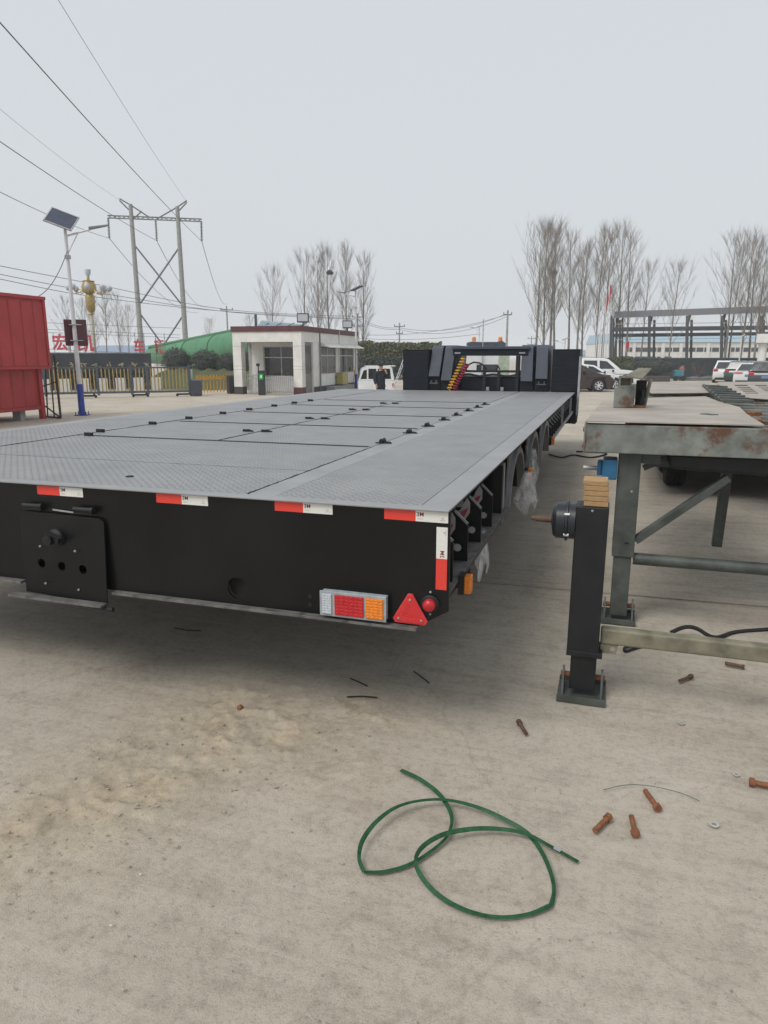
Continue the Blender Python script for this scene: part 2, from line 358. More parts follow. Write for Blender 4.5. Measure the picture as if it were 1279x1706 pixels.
def axis(lo, a, b, hi, step):
    fine = np.arange(a, b + 1e-6, step)
    def out(d):
        r, s, acc = [], step * 1.5, 0
        while acc + s < d: acc += s; r.append(acc); s *= 1.35
        r.append(d); return np.array(r)
    return np.concatenate([a - out(a - lo)[::-1], fine, b + out(hi - b)])
def build_ground():
    xs, ys = axis(-700, -4.6, 1.6, 700, 0.0165), axis(-300, 1.0, 4.6, 1100, 0.0165)
    X, Y = np.meshgrid(xs, ys)
    near = np.clip((X + 5.6) / 1, 0, 1) * np.clip((2.6 - X) / 1, 0, 1) * np.clip((Y - 0.4) / 0.5, 0, 1) * np.clip((5.6 - Y) / 1, 0, 1)
    # loose earth tracked over the slab, running from the near left to below the trailer
    ax, ay = -2.35, 1.5; bx, by = -1.55, 3.35
    ux, uy = (bx - ax), (by - ay); Ls = math.hypot(ux, uy); ux /= Ls; uy /= Ls
    s = (X - ax) * ux + (Y - ay) * uy; t = -(X - ax) * uy + (Y - ay) * ux
    wob = fbm(X * 1.6, Y * 1.6, 4) * 0.5
    e1 = np.exp(-((t + wob) / 0.42) ** 2) * np.clip((s + 0.9) / 0.6, 0, 1) * np.clip((Ls + 0.25 - s) / 0.6, 0, 1)
    e2 = np.exp(-(((X + 1.62) / 0.62) ** 2 + ((Y - 2.85 + wob * 0.6) / 0.38) ** 2))
    e3 = 0.7 * np.exp(-(((X + 1.2) / 0.35) ** 2 + ((Y - 3.3 + wob * 0.4) / 0.2) ** 2))
    earth = np.clip(np.maximum(np.maximum(e1, e2), e3) * (0.75 + 1.5 * fbm(X * 5, Y * 5, 4)), 0, 1)
    track = fbm(t * 26, s * 2.4, 3) * 0.034                       # tread ridges along the tracks
    lumps = np.maximum(fbm(X * 15, Y * 15, 5), -0.05) * 0.06
    grit = fbm(X * 38, Y * 38, 3) * 0.022
    Z = near * (earth * 1.25 * (track + lumps + grit + 0.004) + fbm(X * 1.2, Y * 1.2, 3) * 0.006 + fbm(X * 20, Y * 20, 3) * 0.0022)
    n, mth = len(xs), len(ys)
    V = np.stack([X, Y, Z], -1).reshape(-1, 3)
    i = np.arange((mth - 1) * n).reshape(mth - 1, n)[:, :-1].ravel()
    Fq = np.stack([i, i + 1, i + n + 1, i + n], -1)
    me = bpy.data.meshes.new('ground'); me.vertices.add(len(V)); me.vertices.foreach_set('co', V.ravel())
    me.loops.add(Fq.size); me.loops.foreach_set('vertex_index', Fq.ravel().astype(np.int32))
    me.polygons.add(len(Fq)); me.polygons.foreach_set('loop_start', np.arange(0, Fq.size, 4, dtype=np.int32))
    me.polygons.foreach_set('loop_total', np.full(len(Fq), 4, dtype=np.int32)); me.polygons.foreach_set('use_smooth', np.ones(len(Fq), bool))
    me.update(); me.validate()
    at = me.attributes.new('earth', 'FLOAT', 'POINT'); at.data.foreach_set('value', (earth * near * .8).ravel().astype(np.float32))
    me.materials.append(GROUNDMAT)
    return struct(place('ground', me, None))
ground = build_ground()
JOINT = mat('dirt_filled_joint', (0.13, 0.115, 0.095), 0.95, scale=20, var=0.3)
def joint(p, q, wdt=0.016):
    p, q = Vector(p), Vector(q); n = 40; mb = MB(); d = (q - p).normalized(); s = Vector((-d.y, d.x, 0)); vs = []
    for i in range(n + 1):
        c = p.lerp(q, i / n) + s * random.uniform(-0.006, 0.006); ww = wdt * random.uniform(0.4, 1.0)
        vs += [c - s * ww / 2 + Vector((0, 0, 0.006)), c + s * ww / 2 + Vector((0, 0, 0.006))]
    mb.add(vs, [(2 * i, 2 * i + 2, 2 * i + 3, 2 * i + 1) for i in range(n)])
    mb.build('expansion_joint', JOINT, ground)
a, b_ = G(760, 968), G(1279, 1012); dj = (b_ - a).normalized()
joint(a - dj * 6, b_ + dj * 8); joint(a - dj * 6 + Vector((0, 6, 0)), b_ + dj * 8 + Vector((0, 6, 0)), 0.02); joint(a - dj * 8 + Vector((0, 12, 0)), b_ + dj * 8 + Vector((0, 12, 0)), 0.025)
for yy in (20, 26, 32, 38): joint((-22, yy, 0), (14, yy + 0.3, 0), 0.035)
for xx in (6.2, 12.0): joint((xx, 5.5, 0), (xx + 0.2, 60, 0), 0.03)

# ================================================================== the black low-bed trailer
TX0, TX1, TY0, TY1, TZ = -5.50, -0.66, 3.04, 14.25, 1.22
XR, XC, XL = -1.72, -3.08, -4.48
trailer = thing('lowbed_trailer', 'long black low-bed trailer with grey tread-plate deck and red-white reflective tape', 'trailer', (XC, TY0, 0))
PT = 0.008
def deck_plate(name, x0, x1, y0, y1, m=TREAD, z=TZ, gap=0.003):
    return MB().box(x0 + gap, x1 - gap, y0 + gap, y1 - gap, z - PT, z).build(name, m, trailer, bevel=0.0015, seg=1)
EDGE = 0.145
deck_plate('rear_edge_strip', TX0, TX1, TY0 - 0.02, TY0 + 0.065, SMOOTH, TZ, 0.0)
for x0, x1 in ((TX1 - EDGE, TX1), (TX0, TX0 + EDGE)):
    for y0, y1 in ((TY0 + 0.066, 8.4), (8.4, TY1)):
        MB().box(x0, x1, y0, y1 - 0.002, TZ - PT, TZ - 0.001).build('side_edge_strip', SMOOTH, trailer)
YB = TY0 + 0.07
for y0, y1 in ((YB, 5.55), (5.55, 8.45), (8.45, 11.3), (11.3, TY1)):
    deck_plate('deck_plate', XR + .16, TX1 - EDGE - 0.002, y0, y1, gap=.0015); deck_plate('seam_strip', XR, XR + .16, y0, y1, SMOOTH, gap=.0012); deck_plate('deck_plate', TX0 + EDGE + 0.002, XL, y0, y1)
for y0, y1 in ((YB, 3.88), (3.88, 5.07)): deck_plate('deck_plate', XL, XR, y0, y1)
rows = [5.085, 6.53, 7.92, 9.30, 10.55]
for i in range(4):
    for x0, x1 in ((XL, XC), (XC, XR)):
        h = deck_plate('hatch_cover', x0, x1, rows[i], rows[i + 1] - 0.006, gap=0.009)
for y0, y1 in ((10.565, 12.4), (12.4, TY1)): deck_plate('deck_plate', XL, XR, y0, y1)
# black rubber strips between hatch rows, standing a little proud
for i, y in enumerate(rows):
    wdt = 0.022 if i < 4 else 0.012
    MB().box(XL + 0.10, XR - 0.03, y - wdt, y + 0.004, TZ - 0.012, TZ + 0.006).build('rubber_strip', BLACK2, trailer, bevel=0.002)
# hatch hardware
def latch(x, y, kind):
    m = MB()
    if kind == 'block':
        m.cbox((x, y, TZ + 0.013), (0.075, 0.03, 0.026)); m.tube((x - 0.042, y, TZ + 0.02), (x + 0.042, y, TZ + 0.02), 0.011, n=8)
    elif kind == 'tongue':
        m.cbox((x - 0.012, y, TZ + 0.011), (0.055, 0.03, 0.02)); m.hexa([(x + .01, y - .014, TZ + .002), (x + .065, y - .008, TZ + .002), (x + .065, y + .008, TZ + .002), (x + .01, y + .014, TZ + .002), (x + .01, y - .014, TZ + .024), (x + .065, y - .008, TZ + .008), (x + .065, y + .008, TZ + .008), (x + .01, y + .014, TZ + .024)])
    else:
        m.cbox((x, y, TZ + 0.011), (0.042, 0.07, 0.022)); m.bar((x - .05, y - .03, TZ + .006), (x + .085, y - .03, TZ + .006), .009, .008); m.bar((x - .02, y + .03, TZ + .006), (x + .06, y + .03, TZ + .006), .009, .008)
        m.tube((x, y - .05, TZ + .026), (x, y + .05, TZ + .026), .013, n=8)
    m.build('hatch_latch', BLACK2, trailer, smooth=40)
for i in range(4):
    a, b = rows[i], rows[i + 1]
    for y in (a + 0.26, b - 0.40): latch(XR, y, 'hinge'); latch(XL + 0.03, y, 'block')
    ym = (a + b) / 2; latch(XC - 0.11, ym, 'tongue'); latch(XC + 0.07, ym + 0.02, 'tongue')
latch(XL + 0.14, 5.06, 'block')
# long weld beads along the seams
for x, y0, y1 in ((XR, YB, 5.07), (XR, 10.57, TY1), (XL, YB, TY1), (XC, 5.1, 10.5)):
    p = [(x + random.uniform(-.003, .003), y0 + (y1 - y0) * i / 60, TZ - 0.001) for i in range(61)]
    MB().path(p, [0.004 + random.uniform(0, .0035) for _ in p], 5).build('weld_bead', BLACK2, trailer)
p = [(XL + (XR - XL) * i / 50, 3.88 + random.uniform(-.003, .003), TZ - 0.001) for i in range(51)]
MB().path(p, [0.002 + random.uniform(0, .0025) for _ in p], 5).build('weld_bead', INKG, trailer)
MB().cbox((-2.62, 3.36, TZ + 0.003), (0.035, 0.03, 0.008)).build('drain_plug', BLACK2, trailer, bevel=.002)
# underframe
MB().box(TX0 + 0.34, TX1 - 0.34, TY0 + 0.02, TY1 - 0.05, TZ - 0.055, TZ - PT - 0.004).build('deck_frame', DARKGAP, trailer)
for x in (-2.35, -3.81): MB().box(x - 0.09, x + 0.09, TY0 + 0.05, TY1 + 2.5, 0.70, TZ - 0.056).build('main_beam', BLACK, trailer)
for y in np.arange(3.6, 14.1, 0.75):
    if min(abs(y - c) for c in (5.72, 6.98, 8.24)) > 0.42:
        MB().box(TX0 + 0.36, TX1 - 0.36, y - 0.03, y + 0.03, 0.92, TZ - 0.057).build('cross_member', BLACK, trailer)
# rear panel with a round opening and a bevelled lower corner
PZ0 = 0.645
hx, hz = -1.765, 0.735
panel = MB().plate([(TX0 + 0.03, PZ0), (-0.80, PZ0), (TX1 + 0.005, 0.735), (TX1 + 0.005, TZ - PT - 0.002), (TX0 + 0.03, TZ - PT - 0.002)],
                   [circ(hx, hz, 0.058, 24)], lambda a, b, t: (a, t, b), TY0, TY0 + 0.012).build('rear_panel', BLACKPANEL, trailer)
MB().lathe([(0.0, 0.03), (0.075, 0.03), (0.075, 0.10)], 20, Matrix.Rotation(R(-90), 4, 'X').to_3x3(), (hx, TY0 + 0.02, hz)).build('panel_socket', DARKGAP, panel)
for q in ((-1.36, 0.735), (-1.36, 0.69)): MB().tube((q[0], TY0 - 0.002, q[1]), (q[0], TY0 + 0.01, q[1]), 0.011, n=12).build('bolt_hole', DARKGAP, panel)
FX0, FX1 = -3.115, -2.545
for x0, x1, dz in ((TX0 + 0.03, FX0 - 0.02, 0), (FX1 + 0.03, -0.80, 0)):
    MB().box(x0, x1, TY0 - 0.045, TY0 - 0.001, PZ0 - 0.012, PZ0 + 0.002 + dz).build('bottom_flange', LIPM, panel, bevel=0.002)
# centre flap, hanging a little open at its foot
def flapxyz(a, b, t):
    k = max(0, (1.05 - b)) / 0.45
    return (a, TY0 - 0.012 - 0.030 * k * (0.35 + 0.65 * (a - FX0) / (FX1 - FX0)) - t, b)
holes = [circ(x, 0.765 - 0.004 * i, 0.026, 20) for i, x in enumerate((-2.985, -2.845, -2.70))]
flap = MB().plate([(FX0, 0.585), (FX1, 0.575), (FX1, 1.03), (FX1 - .03, 1.05), (FX0 + .03, 1.06), (FX0, 1.04)], holes, flapxyz, 0.0, 0.006).build('tow_flap', BLACKPANEL, trailer)
for i, x in enumerate((-2.985, -2.845, -2.70)):
    y = TY0 - 0.05; MB().lathe([(0, 0), (0.024, 0)], 16, Matrix.Rotation(R(90), 4, 'X').to_3x3(), (x, TY0 - 0.015, 0.765 - .004 * i)).build('port_disc', mat('dull_port_metal', (0.20, 0.195, 0.19), 0.6), flap)
MB().box(FX0 - .06, FX1 + .0, TY0 - 0.105, TY0 - 0.048, 0.572, 0.585).build('flap_lip', LIPM, flap, bevel=.002)
kn = MB(); kn.lathe([(0, 0), (0.05, 0), (0.05, 0.02), (0.03, 0.03), (0.028, 0.085), (0.0, 0.09)], 18, Matrix.Rotation(R(90), 4, 'X').to_3x3(), (-2.86, TY0 - 0.02, 0.925)); kn.cbox((-2.845, TY0 - 0.07, 0.935), (0.09, 0.03, 0.03), Matrix.Rotation(R(20), 3, 'Y'))
kn.build('flap_knob', BLACK2, flap, smooth=35)
for q in ((-2.965, 0.87), (-2.73, 0.862), (-2.955, 0.655), (-2.73, 0.64)): MB().lathe([(0, 0), (0.007, 0), (0.005, 0.006), (0, 0.007)], 10, Matrix.Rotation(R(90), 4, 'X').to_3x3(), (q[0], TY0 - 0.045, q[1])).build('rivet', STEEL, flap)
for x in (-3.01, -2.67):
    m = MB(); m.tube((x - .055, TY0 - .03, 1.095), (x + .055, TY0 - .03, 1.095), .014, n=12); m.tube((x + .055, TY0 - .03, 1.095), (x + .075, TY0 - .03, 1.095), .017, n=12); m.box(x - .06, x + .06, TY0 - .03, TY0 - .001, 1.07, 1.09)
    m.build('flap_hinge', BLACK2, trailer, smooth=40)
MB().bar((-2.88, TY0 - .014, 1.078), (-2.72, TY0 - .014, 1.070), .006, .008).build('hinge_wire', STEEL, trailer)
MB().tube((-2.72, TY0 - .06, .562), (-2.50, TY0 - .06, .555), .013, n=8).build('flap_pin', BLACK2, trailer)
# reflective tape with its print
M3 = text_mesh('3M', 0.028, 0, .0003); MSM = text_mesh('E4', 0.009); TINY = text_mesh('DOT-C2', 0.0065)
def tape(x0, z0, vertical=False, slope=0.0):
    y = TY0 - 0.0022
    if not vertical:
        base = MB().box(x0 + .152, x0 + .305, y, y + .0018, z0, z0 + .05).build('reflective_tape', TWHITE, trailer)
        MB().box(x0, x0 + .1515, y, y + .0018, z0, z0 + .05).build('red_block', TRED, base)
        for me, dx, dz, m in ((M3, .174, .033, INKR), (TINY, .174, .0125, INKR), (MSM, .28, .021, INKG), (TINY, .28, .012, INKG)):
            place('tape_print', me, m, base, parent_matrix(base).inverted() @ Vector((x0 + dx, y - .0006, z0 + dz)), (R(90), 0, 0))
    else:
        base = MB().box(x0, x0 + .052, y, y + .0018, z0 + .15, z0 + .30).build('reflective_tape', TWHITE, trailer)
        MB().box(x0, x0 + .052, y, y + .0018, z0, z0 + .1495).build('red_block', TRED, base)
        for me, dx, dz, m in ((M3, .030, .172, INKR), (MSM, .036, .275, INKG), (TINY, .044, .275, INKG)):
            place('tape_print', me, m, base, parent_matrix(base).inverted() @ Vector((x0 + dx, y - .0006, z0 + dz)), (R(90), R(-90), 0))
for me in (M3, MSM, TINY): me.materials.clear()
for x0, z in ((-2.985, 1.156), (-2.215, 1.158), (-1.535, 1.160), (-0.970, 1.158), (-3.75, 1.156), (-4.52, 1.157), (-5.2, 1.158)): tape(x0, z)
tape(-0.718, 0.838, True)
# tail lamp cluster
lampbox = MB().box(-1.285, -0.945, TY0 - 0.052, TY0 - 0.046, 0.663, 0.790)
lampbox.box(-1.280, -0.95, TY0 - 0.046, TY0 - 0.002, 0.668, 0.785)
lamp = lampbox.build('tail_lamp', HOUSING, trailer, bevel=0.008, seg=3)
for x0, x1, m, nx, nz in ((-1.270, -1.222, LWHITE, 3, 8), (-1.205, -1.058, LRED, 6, 6), (-1.045, -0.960, AMBER, 4, 7)):
    y = TY0 - 0.058; l = MB().box(x0, x1, y, y + .010, 0.676, 0.777)
    dx, dz = (x1 - x0) / nx, 0.101 / nz
    for i in range(nx):
        for j in range(nz):
            cx_, cz_ = x0 + dx * (i + .5), 0.676 + dz * (j + .5); a, c = dx * .44, dz * .44
            l.add([(cx_ - a, y - .0003, cz_ - c), (cx_ + a, y - .0003, cz_ - c), (cx_ + a, y - .0003, cz_ + c), (cx_ - a, y - .0003, cz_ + c), (cx_, y - .0025, cz_)], [(0, 1, 4), (1, 2, 4), (2, 3, 4), (3, 0, 4)])
    l.build('lens', m, lamp)
# red triangle reflector
def tri(r, cx_=-0.838, cz_=0.713): return [(cx_ + r * math.cos(R(90 + 120 * i + d)) , cz_ + r * math.sin(R(90 + 120 * i + d))) for i in range(3) for d in (-7, 7)]
TRIM = mat('red_reflector', (0.62, 0.02, 0.025), 0.3, coat=0.5, scale=120, var=0.12)
tr = MB().plate(tri(.093), [], lambda a, b, t: (a, t, b), TY0 - .014, TY0 - .002).build('triangle_reflector', mat('reflector_rim', (0.62, 0.05, 0.05), 0.4), trailer, bevel=.002)
MB().plate(tri(.082), [tri(.034)[::-1]], lambda a, b, t: (a, t, b), TY0 - .017, TY0 - .0135).build('reflector_face', TRIM, tr)
MB().plate(tri(.033), [], lambda a, b, t: (a, t, b), TY0 - .0155, TY0 - .0135).build('reflector_centre', TRIM, tr)
for i in range(3):
    a = R(90 + 120 * i); MB().lathe([(0, 0), (.006, 0), (.005, .005), (0, .006)], 10, Matrix.Rotation(R(90), 3, 'X'), (-0.838 + .065 * math.cos(a), TY0 - .016, .713 + .065 * math.sin(a))).build('screw', STEEL, tr)
# round marker lamp
ml = MB().lathe([(0, 0), (.044, 0), (.044, .012), (.032, .018), (0.0, .018)], 24, Matrix.Rotation(R(90), 3, 'X'), (-0.742, TY0 - .001, .765)).build('round_marker_lamp', BLACK2, trailer, smooth=35)
MB().lathe([(.03, 0), (.03, .016), (.026, .026), (.014, .033), (0, .035)], 24, Matrix.Rotation(R(90), 3, 'X'), (-0.742, TY0 - .018, .765)).build('lens', LRED, ml, smooth=50)
for dz in (.057, -.052): MB().lathe([(0, 0), (.006, 0), (.005, .005), (0, .006)], 10, Matrix.Rotation(R(90), 3, 'X'), (-0.742, TY0 - .001, .765 + dz)).build('screw', STEEL, ml)
# side: edge channel, lower rail, outrigger brackets with their notched plates
for sx, sg in ((TX1, 1), (TX0, -1)):
    MB().box(*sorted((sx - sg * .01, sx - sg * .028)), TY0 + .012, TY1, TZ - .026, TZ - PT - .001).build('edge_channel', BLACK, trailer)
ARC = [5.72, 6.98, 8.24]
for y0, y1 in ((TY0 + .012, ARC[0] - .56), (9.02, TY1)):
    z0 = 0.80 if y0 < 4 else 0.86
    MB().box(TX1 - .34, TX1 - .012, y0, y1, z0 - .012, z0).build('lower_rail', LIPM if y0 < 4 else STEEL, trailer)
    MB().box(TX1 - .018, TX1 - .012, y0, y1, z0 - .035, z0 - .012).build('lower_rail_lip', BLACK if y0 < 4 else STEEL, trailer)
RIMPAINT = mat('pale_notch_steel', (0.36, 0.35, 0.35), 0.5)
def bracket(y):
    X1, X0, z1, z0 = TX1 - .03, TX1 - .33, TZ - .062, .80
    out = [(X0, z0), (X1, z0), (X1, z0 + .20), (X1 - .035, z0 + .235), (X1 - .075, z0 + .27), (X1 - .075, z1), (X1 - .11, z1), (X1 - .112, z0 + .24), (X1 - .13, z0 + .19), (X1 - .165, z0 + .165), (X1 - .20, z0 + .19), (X1 - .215, z0 + .25), (X1 - .215, z1), (X0, z1)]
    o = MB().plate(out, [circ(X1 - .07, z0 + .075, .021, 14)], lambda a, b, t: (a, t, b), y, y + .010).build('outrigger_bracket', BLACK, trailer)
    MB().bar((X1 - .074, y - .006, z0 + .283), (X1 - .001, y - .006, z0 + .213), .012, .012, (0, 1, 0)).build('bracket_flange', SMOOTH, o)
    MB().lathe([(0, .004), (.021, .004), (.021, 0)], 14, Matrix.Rotation(R(90), 3, 'X'), (X1 - .055, y - .001, z0 + .075)).build('bracket_plug', RIMPAINT, o)
    notch = [(X1 - .15 + .042 * math.cos(R(q)), z0 + .235 + .042 * math.sin(R(q))) for q in range(0, -181, -20)]
    m = MB().plate([(X1 - .27, z0 + .13), (X1 - .10, z0 + .13), (X1 - .062, z0 + .19), (X1 - .062, z0 + .25), (X1 - .08, z0 + .28)] + notch + [(X1 - .215, z0 + .29), (X1 - .24, z0 + .275), (X1 - .27, z0 + .32)], [], lambda a, b, t: (a, t, b), y - .05, y - .044)
    m.build('notch_plate', RIMPAINT, o)
    MB().hexa([(X1 - .135, y - .056, z0 + .15), (X1 - .10, y - .056, z0 + .15), (X1 - .10, y - .051, z0 + .15), (X1 - .135, y - .051, z0 + .15), (X1 - .105, y - .056, z0 + .20), (X1 - .068, y - .056, z0 + .22), (X1 - .068, y - .051, z0 + .22), (X1 - .105, y - .051, z0 + .20)]).build('rubber_pad', mat('dull_red_pad', (0.36, 0.05, 0.08), 0.6), o)
for y in (3.28, 3.66, 4.08, 4.5): bracket(y)
for y in np.arange(9.2, 14.1, 0.36): bracket(float(y))
for y in (11.2, 13.5): MB().box(TX1 - .05, TX1 - .013, y, y + .05, .86, TZ - .06).build('side_post', STEEL, trailer)
MB().box(TX1 - .10, TX1 - .03, 4.92, 4.98, .72, TZ - .08).build('side_post', BLACK, trailer)
MB().box(TX1 - .06, TX1 - .04, 4.985, 5.12, .70, TZ - .08).build('side_post', SMOOTH, trailer)
MB().box(TX1 - .30, TX1 - .06, 3.92, 3.93, .55, .80).build('mud_flap', RUBBER, trailer)
def marker(y, z):
    m = MB().box(TX1 - .012, TX1 + .018, y - .008, y + .068, z - .05, z + .05).build('side_marker', BLACK2, trailer)
    MB().box(TX1 + .018, TX1 + .052, y - .004, y + .06, z - .045, z + .045).build('amber_lens', AMBER, m, bevel=.004)
marker(3.34, .77)
# wheels, mudguards
def wheel_meshes():
    Rw = 0.475
    t = MB().lathe([(.27, -.13), (.36, -.145), (.44, -.14), (Rw, -.11), (Rw, -.04), (Rw - .012, -.035), (Rw - .012, -.02), (Rw, -.015), (Rw, .015), (Rw - .012, .02), (Rw - .012, .035), (Rw, .04), (Rw, .11), (.44, .14), (.36, .145), (.27, .13)], 36, Matrix.Rotation(R(90), 3, 'Y'), closed=True)
    r = MB().lathe([(.278, .115), (.265, .07), (.25, .05), (.16, .02), (.15, .06), (.09, .075), (.085, .12), (0, .125)], 28, Matrix.Rotation(R(90), 3, 'Y'))
    for i in range(10):
        a = 2 * math.pi * i / 10; r.tube((.04, .125 * math.cos(a), .125 * math.sin(a)), (.085, .125 * math.cos(a), .125 * math.sin(a)), .012, n=6)
    return t, r
tb, rb_ = wheel_meshes()
wt = tb.build('tyre', RUBBER, None, smooth=30); wr = rb_.build('rim', mat('black_rim_paint', (0.03, 0.03, 0.032), .45), None, smooth=35)
tyre_me, rim_me = wt.data, wr.data; bpy.data.objects.remove(wt); bpy.data.objects.remove(wr)
inv = parent_matrix(trailer).inverted()
for c in ARC:
    for x, rz in ((TX1 - .95, 0), (TX0 + .95, math.pi)):
        t = place('wheel_tyre', tyre_me, RUBBER, trailer, inv @ Vector((x, c, .475)), (0, 0, rz)); place('wheel_rim', rim_me, None, t)
    MB().tube((TX0 + .9, c, .475), (TX1 - .9, c, .475), .07, n=12).build('axle', BLACK, trailer)
MUD = mat('grey_mudguard', (0.19, 0.192, 0.20), 0.4, scale=5, var=0.1)
for k, c in enumerate(ARC):
    for x0, x1, r0, r1, nm_, mm_ in ((TX1 - .075, TX1 - .012, .455, .50, 'mudguard_rim', MUD), (TX1 - .60, TX1 - .076, .46, .495, 'mudguard', BLACK), (TX0 + .012, TX0 + .40, .46, .49, 'mudguard', MUD)):
        g = MB(); n = 20; vs = []
        for i in range(n + 1):
            a = R(12 + 156 * i / n); cy_, cz_ = math.cos(a), math.sin(a)
            zc = .68
            vs += [(x0, c + r0 * cy_, zc + r0 * cz_), (x1, c + r0 * cy_, zc + r0 * cz_), (x1, c + r1 * cy_, zc + r1 * cz_), (x0, c + r1 * cy_, zc + r1 * cz_)]
        g.add(vs, [(4 * i + j, 4 * i + (j + 1) % 4, 4 * i + 4 + (j + 1) % 4, 4 * i + 4 + j) for i in range(n) for j in range(4)] + [(0, 1, 2, 3), (4 * n + 3, 4 * n + 2, 4 * n + 1, 4 * n)])
        g.build(nm_, mm_, trailer, smooth=30)
    MB().box(TX1 - .62, TX1 - .605, c - .62, c + .62, .66, TZ - .06).build('inner_wheel_panel', BLACK, trailer)
    MB().box(TX1 - .20, TX1 - .16, c + .515, c + .74, .78, TZ - .03).build('guard_panel', BLACK, trailer)
    MB().plate([(c + .49 * math.cos(R(a)), .68 + .49 * math.sin(R(a))) for a in range(170, 49, -10)] + [(c + .33, TZ - .014), (c - .42, TZ - .014)], [], lambda a, b, t: (t, a, b), TX1 - .05, TX1 - .04).build('fender_plate', MUD, trailer)
for y in (ARC[0] + .42, ARC[2] + .42): marker(y, .90)
for c in (6.35, 7.61): MB().bar((TX1 - .02, c - .08, TZ - .10), (TX1 - .02, c + .09, TZ - .26), .012, .012).build('guard_stay', STEEL, trailer)
# ---- folded front: gooseneck arms, cross beam, tool lockers, lines
FY = 14.3
def locker(x0, x1):
    o = MB().box(x0, x1, FY - .02, FY + 1.1, 1.14, 2.03).build('side_locker', NAVY, trailer, bevel=.006)
    for z0, z1 in ((1.235, 1.385), (1.395, 1.685), (1.695, 2.005)):
        MB().box(x0 + .012, x1 - .012, FY - .032, FY - .021, z0, z1).build('locker_panel', NAVY, o, bevel=.005)
    for z in (1.39, 1.69): MB().box(x0 + .02, x1 - .02, FY - .038, FY - .030, z - .002, z + .002).build('locker_seam', HOOD, o)
    MB().box(x0 - .005, x1 + .005, FY - .03, FY + 1.11, 2.031, 2.04).build('locker_lid', BLACK2, o)
locker(-4.15, -3.60); locker(-1.12, -0.61)
MB().box(-.615, -.575, FY - .06, FY + .02, .78, 1.9).build('locker_post', STEEL, trailer)
def arm(xa, xb, zlow):
    prof = [(FY - .02, zlow), (FY + .12, 2.08), (FY + .20, 2.125), (FY + 1.4, 2.125), (FY + 1.4, 1.2), (FY + .12, 1.2), (FY + .12, zlow)]
    m = MB(); n = len(prof)
    sh = lambda z: 0.085 * (z - 1.5) * (1 if xa < -2.4 else -0.35)
    vs = [(xa + sh(z), y, z) for y, z in prof] + [(xb + sh(z), y, z) for y, z in prof]
    tris = geometry.tessellate_polygon([[Vector((y, z, 0)) for y, z in prof]])
    m.add(vs, [tuple(t) for t in tris] + [tuple(i + n for i in t) for t in tris] + [(i, (i + 1) % n, n + (i + 1) % n, n + i) for i in range(n)])
    o = m.build('gooseneck_arm', HOOD, trailer, bevel=.006)
    MB().box(xa - .01, xb + .01, FY + .05, FY + .11, 1.2, zlow - .004).build('arm_foot', NAVY, o)
    return o
arm(-3.605, -3.375, 1.50); arm(-3.335, -3.125, 1.42); arm(-1.72, -1.49, 1.42); arm(-1.43, -1.20, 1.47)
for x in (-3.49, -1.31):
    m = MB(); m.box(x - .06, x - .045, FY - .03, FY + .05, 1.36, 1.42); m.box(x + .045, x + .06, FY - .03, FY + .05, 1.36, 1.42); m.box(x - .09, x + .09, FY - .03, FY - .02, 1.355, 1.372)
    m.build('arm_lug', mat('lug_grey', (.12, .13, .15), .4), trailer)
MB().box(-3.12, -1.60, FY + .08, FY + .30, 1.915, 2.045).build('cross_beam', NAVY, trailer, bevel=.004)
MB().box(-3.14, -1.58, FY + .05, FY + .33, 2.046, 2.10).build('cross_beam_flange', HOOD, trailer, bevel=.004)
for x in (-3.02, -1.72): MB().box(x - .06, x + .06, FY + .065, FY + .079, 1.955, 1.985).build('beam_hook', SMOOTH, trailer)
MB().box(-3.13, -2.98, FY + .10, FY + .26, 1.2, 1.914).build('front_post', NAVY, trailer)
MB().box(-1.84, -1.76, FY + .10, FY + .2, 1.2, 1.914).build('front_post', BLACK2, trailer)
MB().bar((-1.66, FY + .15, 1.90), (-1.60, FY + .15, 1.76), .03, .03).build('beam_brace', BLACK2, trailer)
MB().box(-2.98, -1.60, FY + .12, FY + .18, 1.585, 1.63).build('mid_rail', BLACK2, trailer)
for x in (-2.46, -2.17, -1.80): MB().box(x - .03, x + .03, FY + .06, FY + .11, 1.21, 1.60).build('rail_stanchion', BLACK2, trailer)
for x in (-2.37, -2.08): MB().cbox((x, FY + .0, 1.262), (.06, .05, .075)).build('lashing_lug', SMOOTH, trailer, bevel=.004)
MB().box(-3.12, -1.60, FY + .19, FY + 1.3, 1.2, 1.50).build('gooseneck_deck', NAVY, trailer, bevel=.02)
for z in (1.52, 1.54):
    p = [(-2.95 + 1.3 * i / 14, FY + .16, z + .02 * math.sin(i * 1.1)) for i in range(15)]; MB().path(p, .011, 6).build('air_pipe', BLACK2, trailer, smooth=60)
p = [(-2.85, FY + .12, 1.66), (-2.79, FY + .12, 1.74), (-2.70, FY + .12, 1.785), (-2.58, FY + .12, 1.775), (-2.48, FY + .12, 1.72), (-2.44, FY + .12, 1.65)]
MB().path(p, .017, 8).build('air_pipe', BLACK2, trailer, smooth=60)
for x in (-2.45, -2.19):
    m = MB(); m.bar((x - .045, FY + .1, 1.64), (x, FY + .1, 1.71), .022, .022); m.bar((x, FY + .1, 1.71), (x + .04, FY + .1, 1.64), .022, .022); m.build('coupling', BLACK2, trailer)
def coil(a, b, r, turns, m):
    a, b = Vector(a), Vector(b); d = (b - a).normalized(); u = d.cross(Vector((0, 1, 0))).normalized(); w = d.cross(u); n = turns * 10
    pts = [a.lerp(b, i / n) + (u * math.cos(2 * math.pi * i / 10) + w * math.sin(2 * math.pi * i / 10)) * r for i in range(n + 1)]
    MB().path(pts, .015, 6).build('coiled_air_hose', m, trailer, smooth=70)
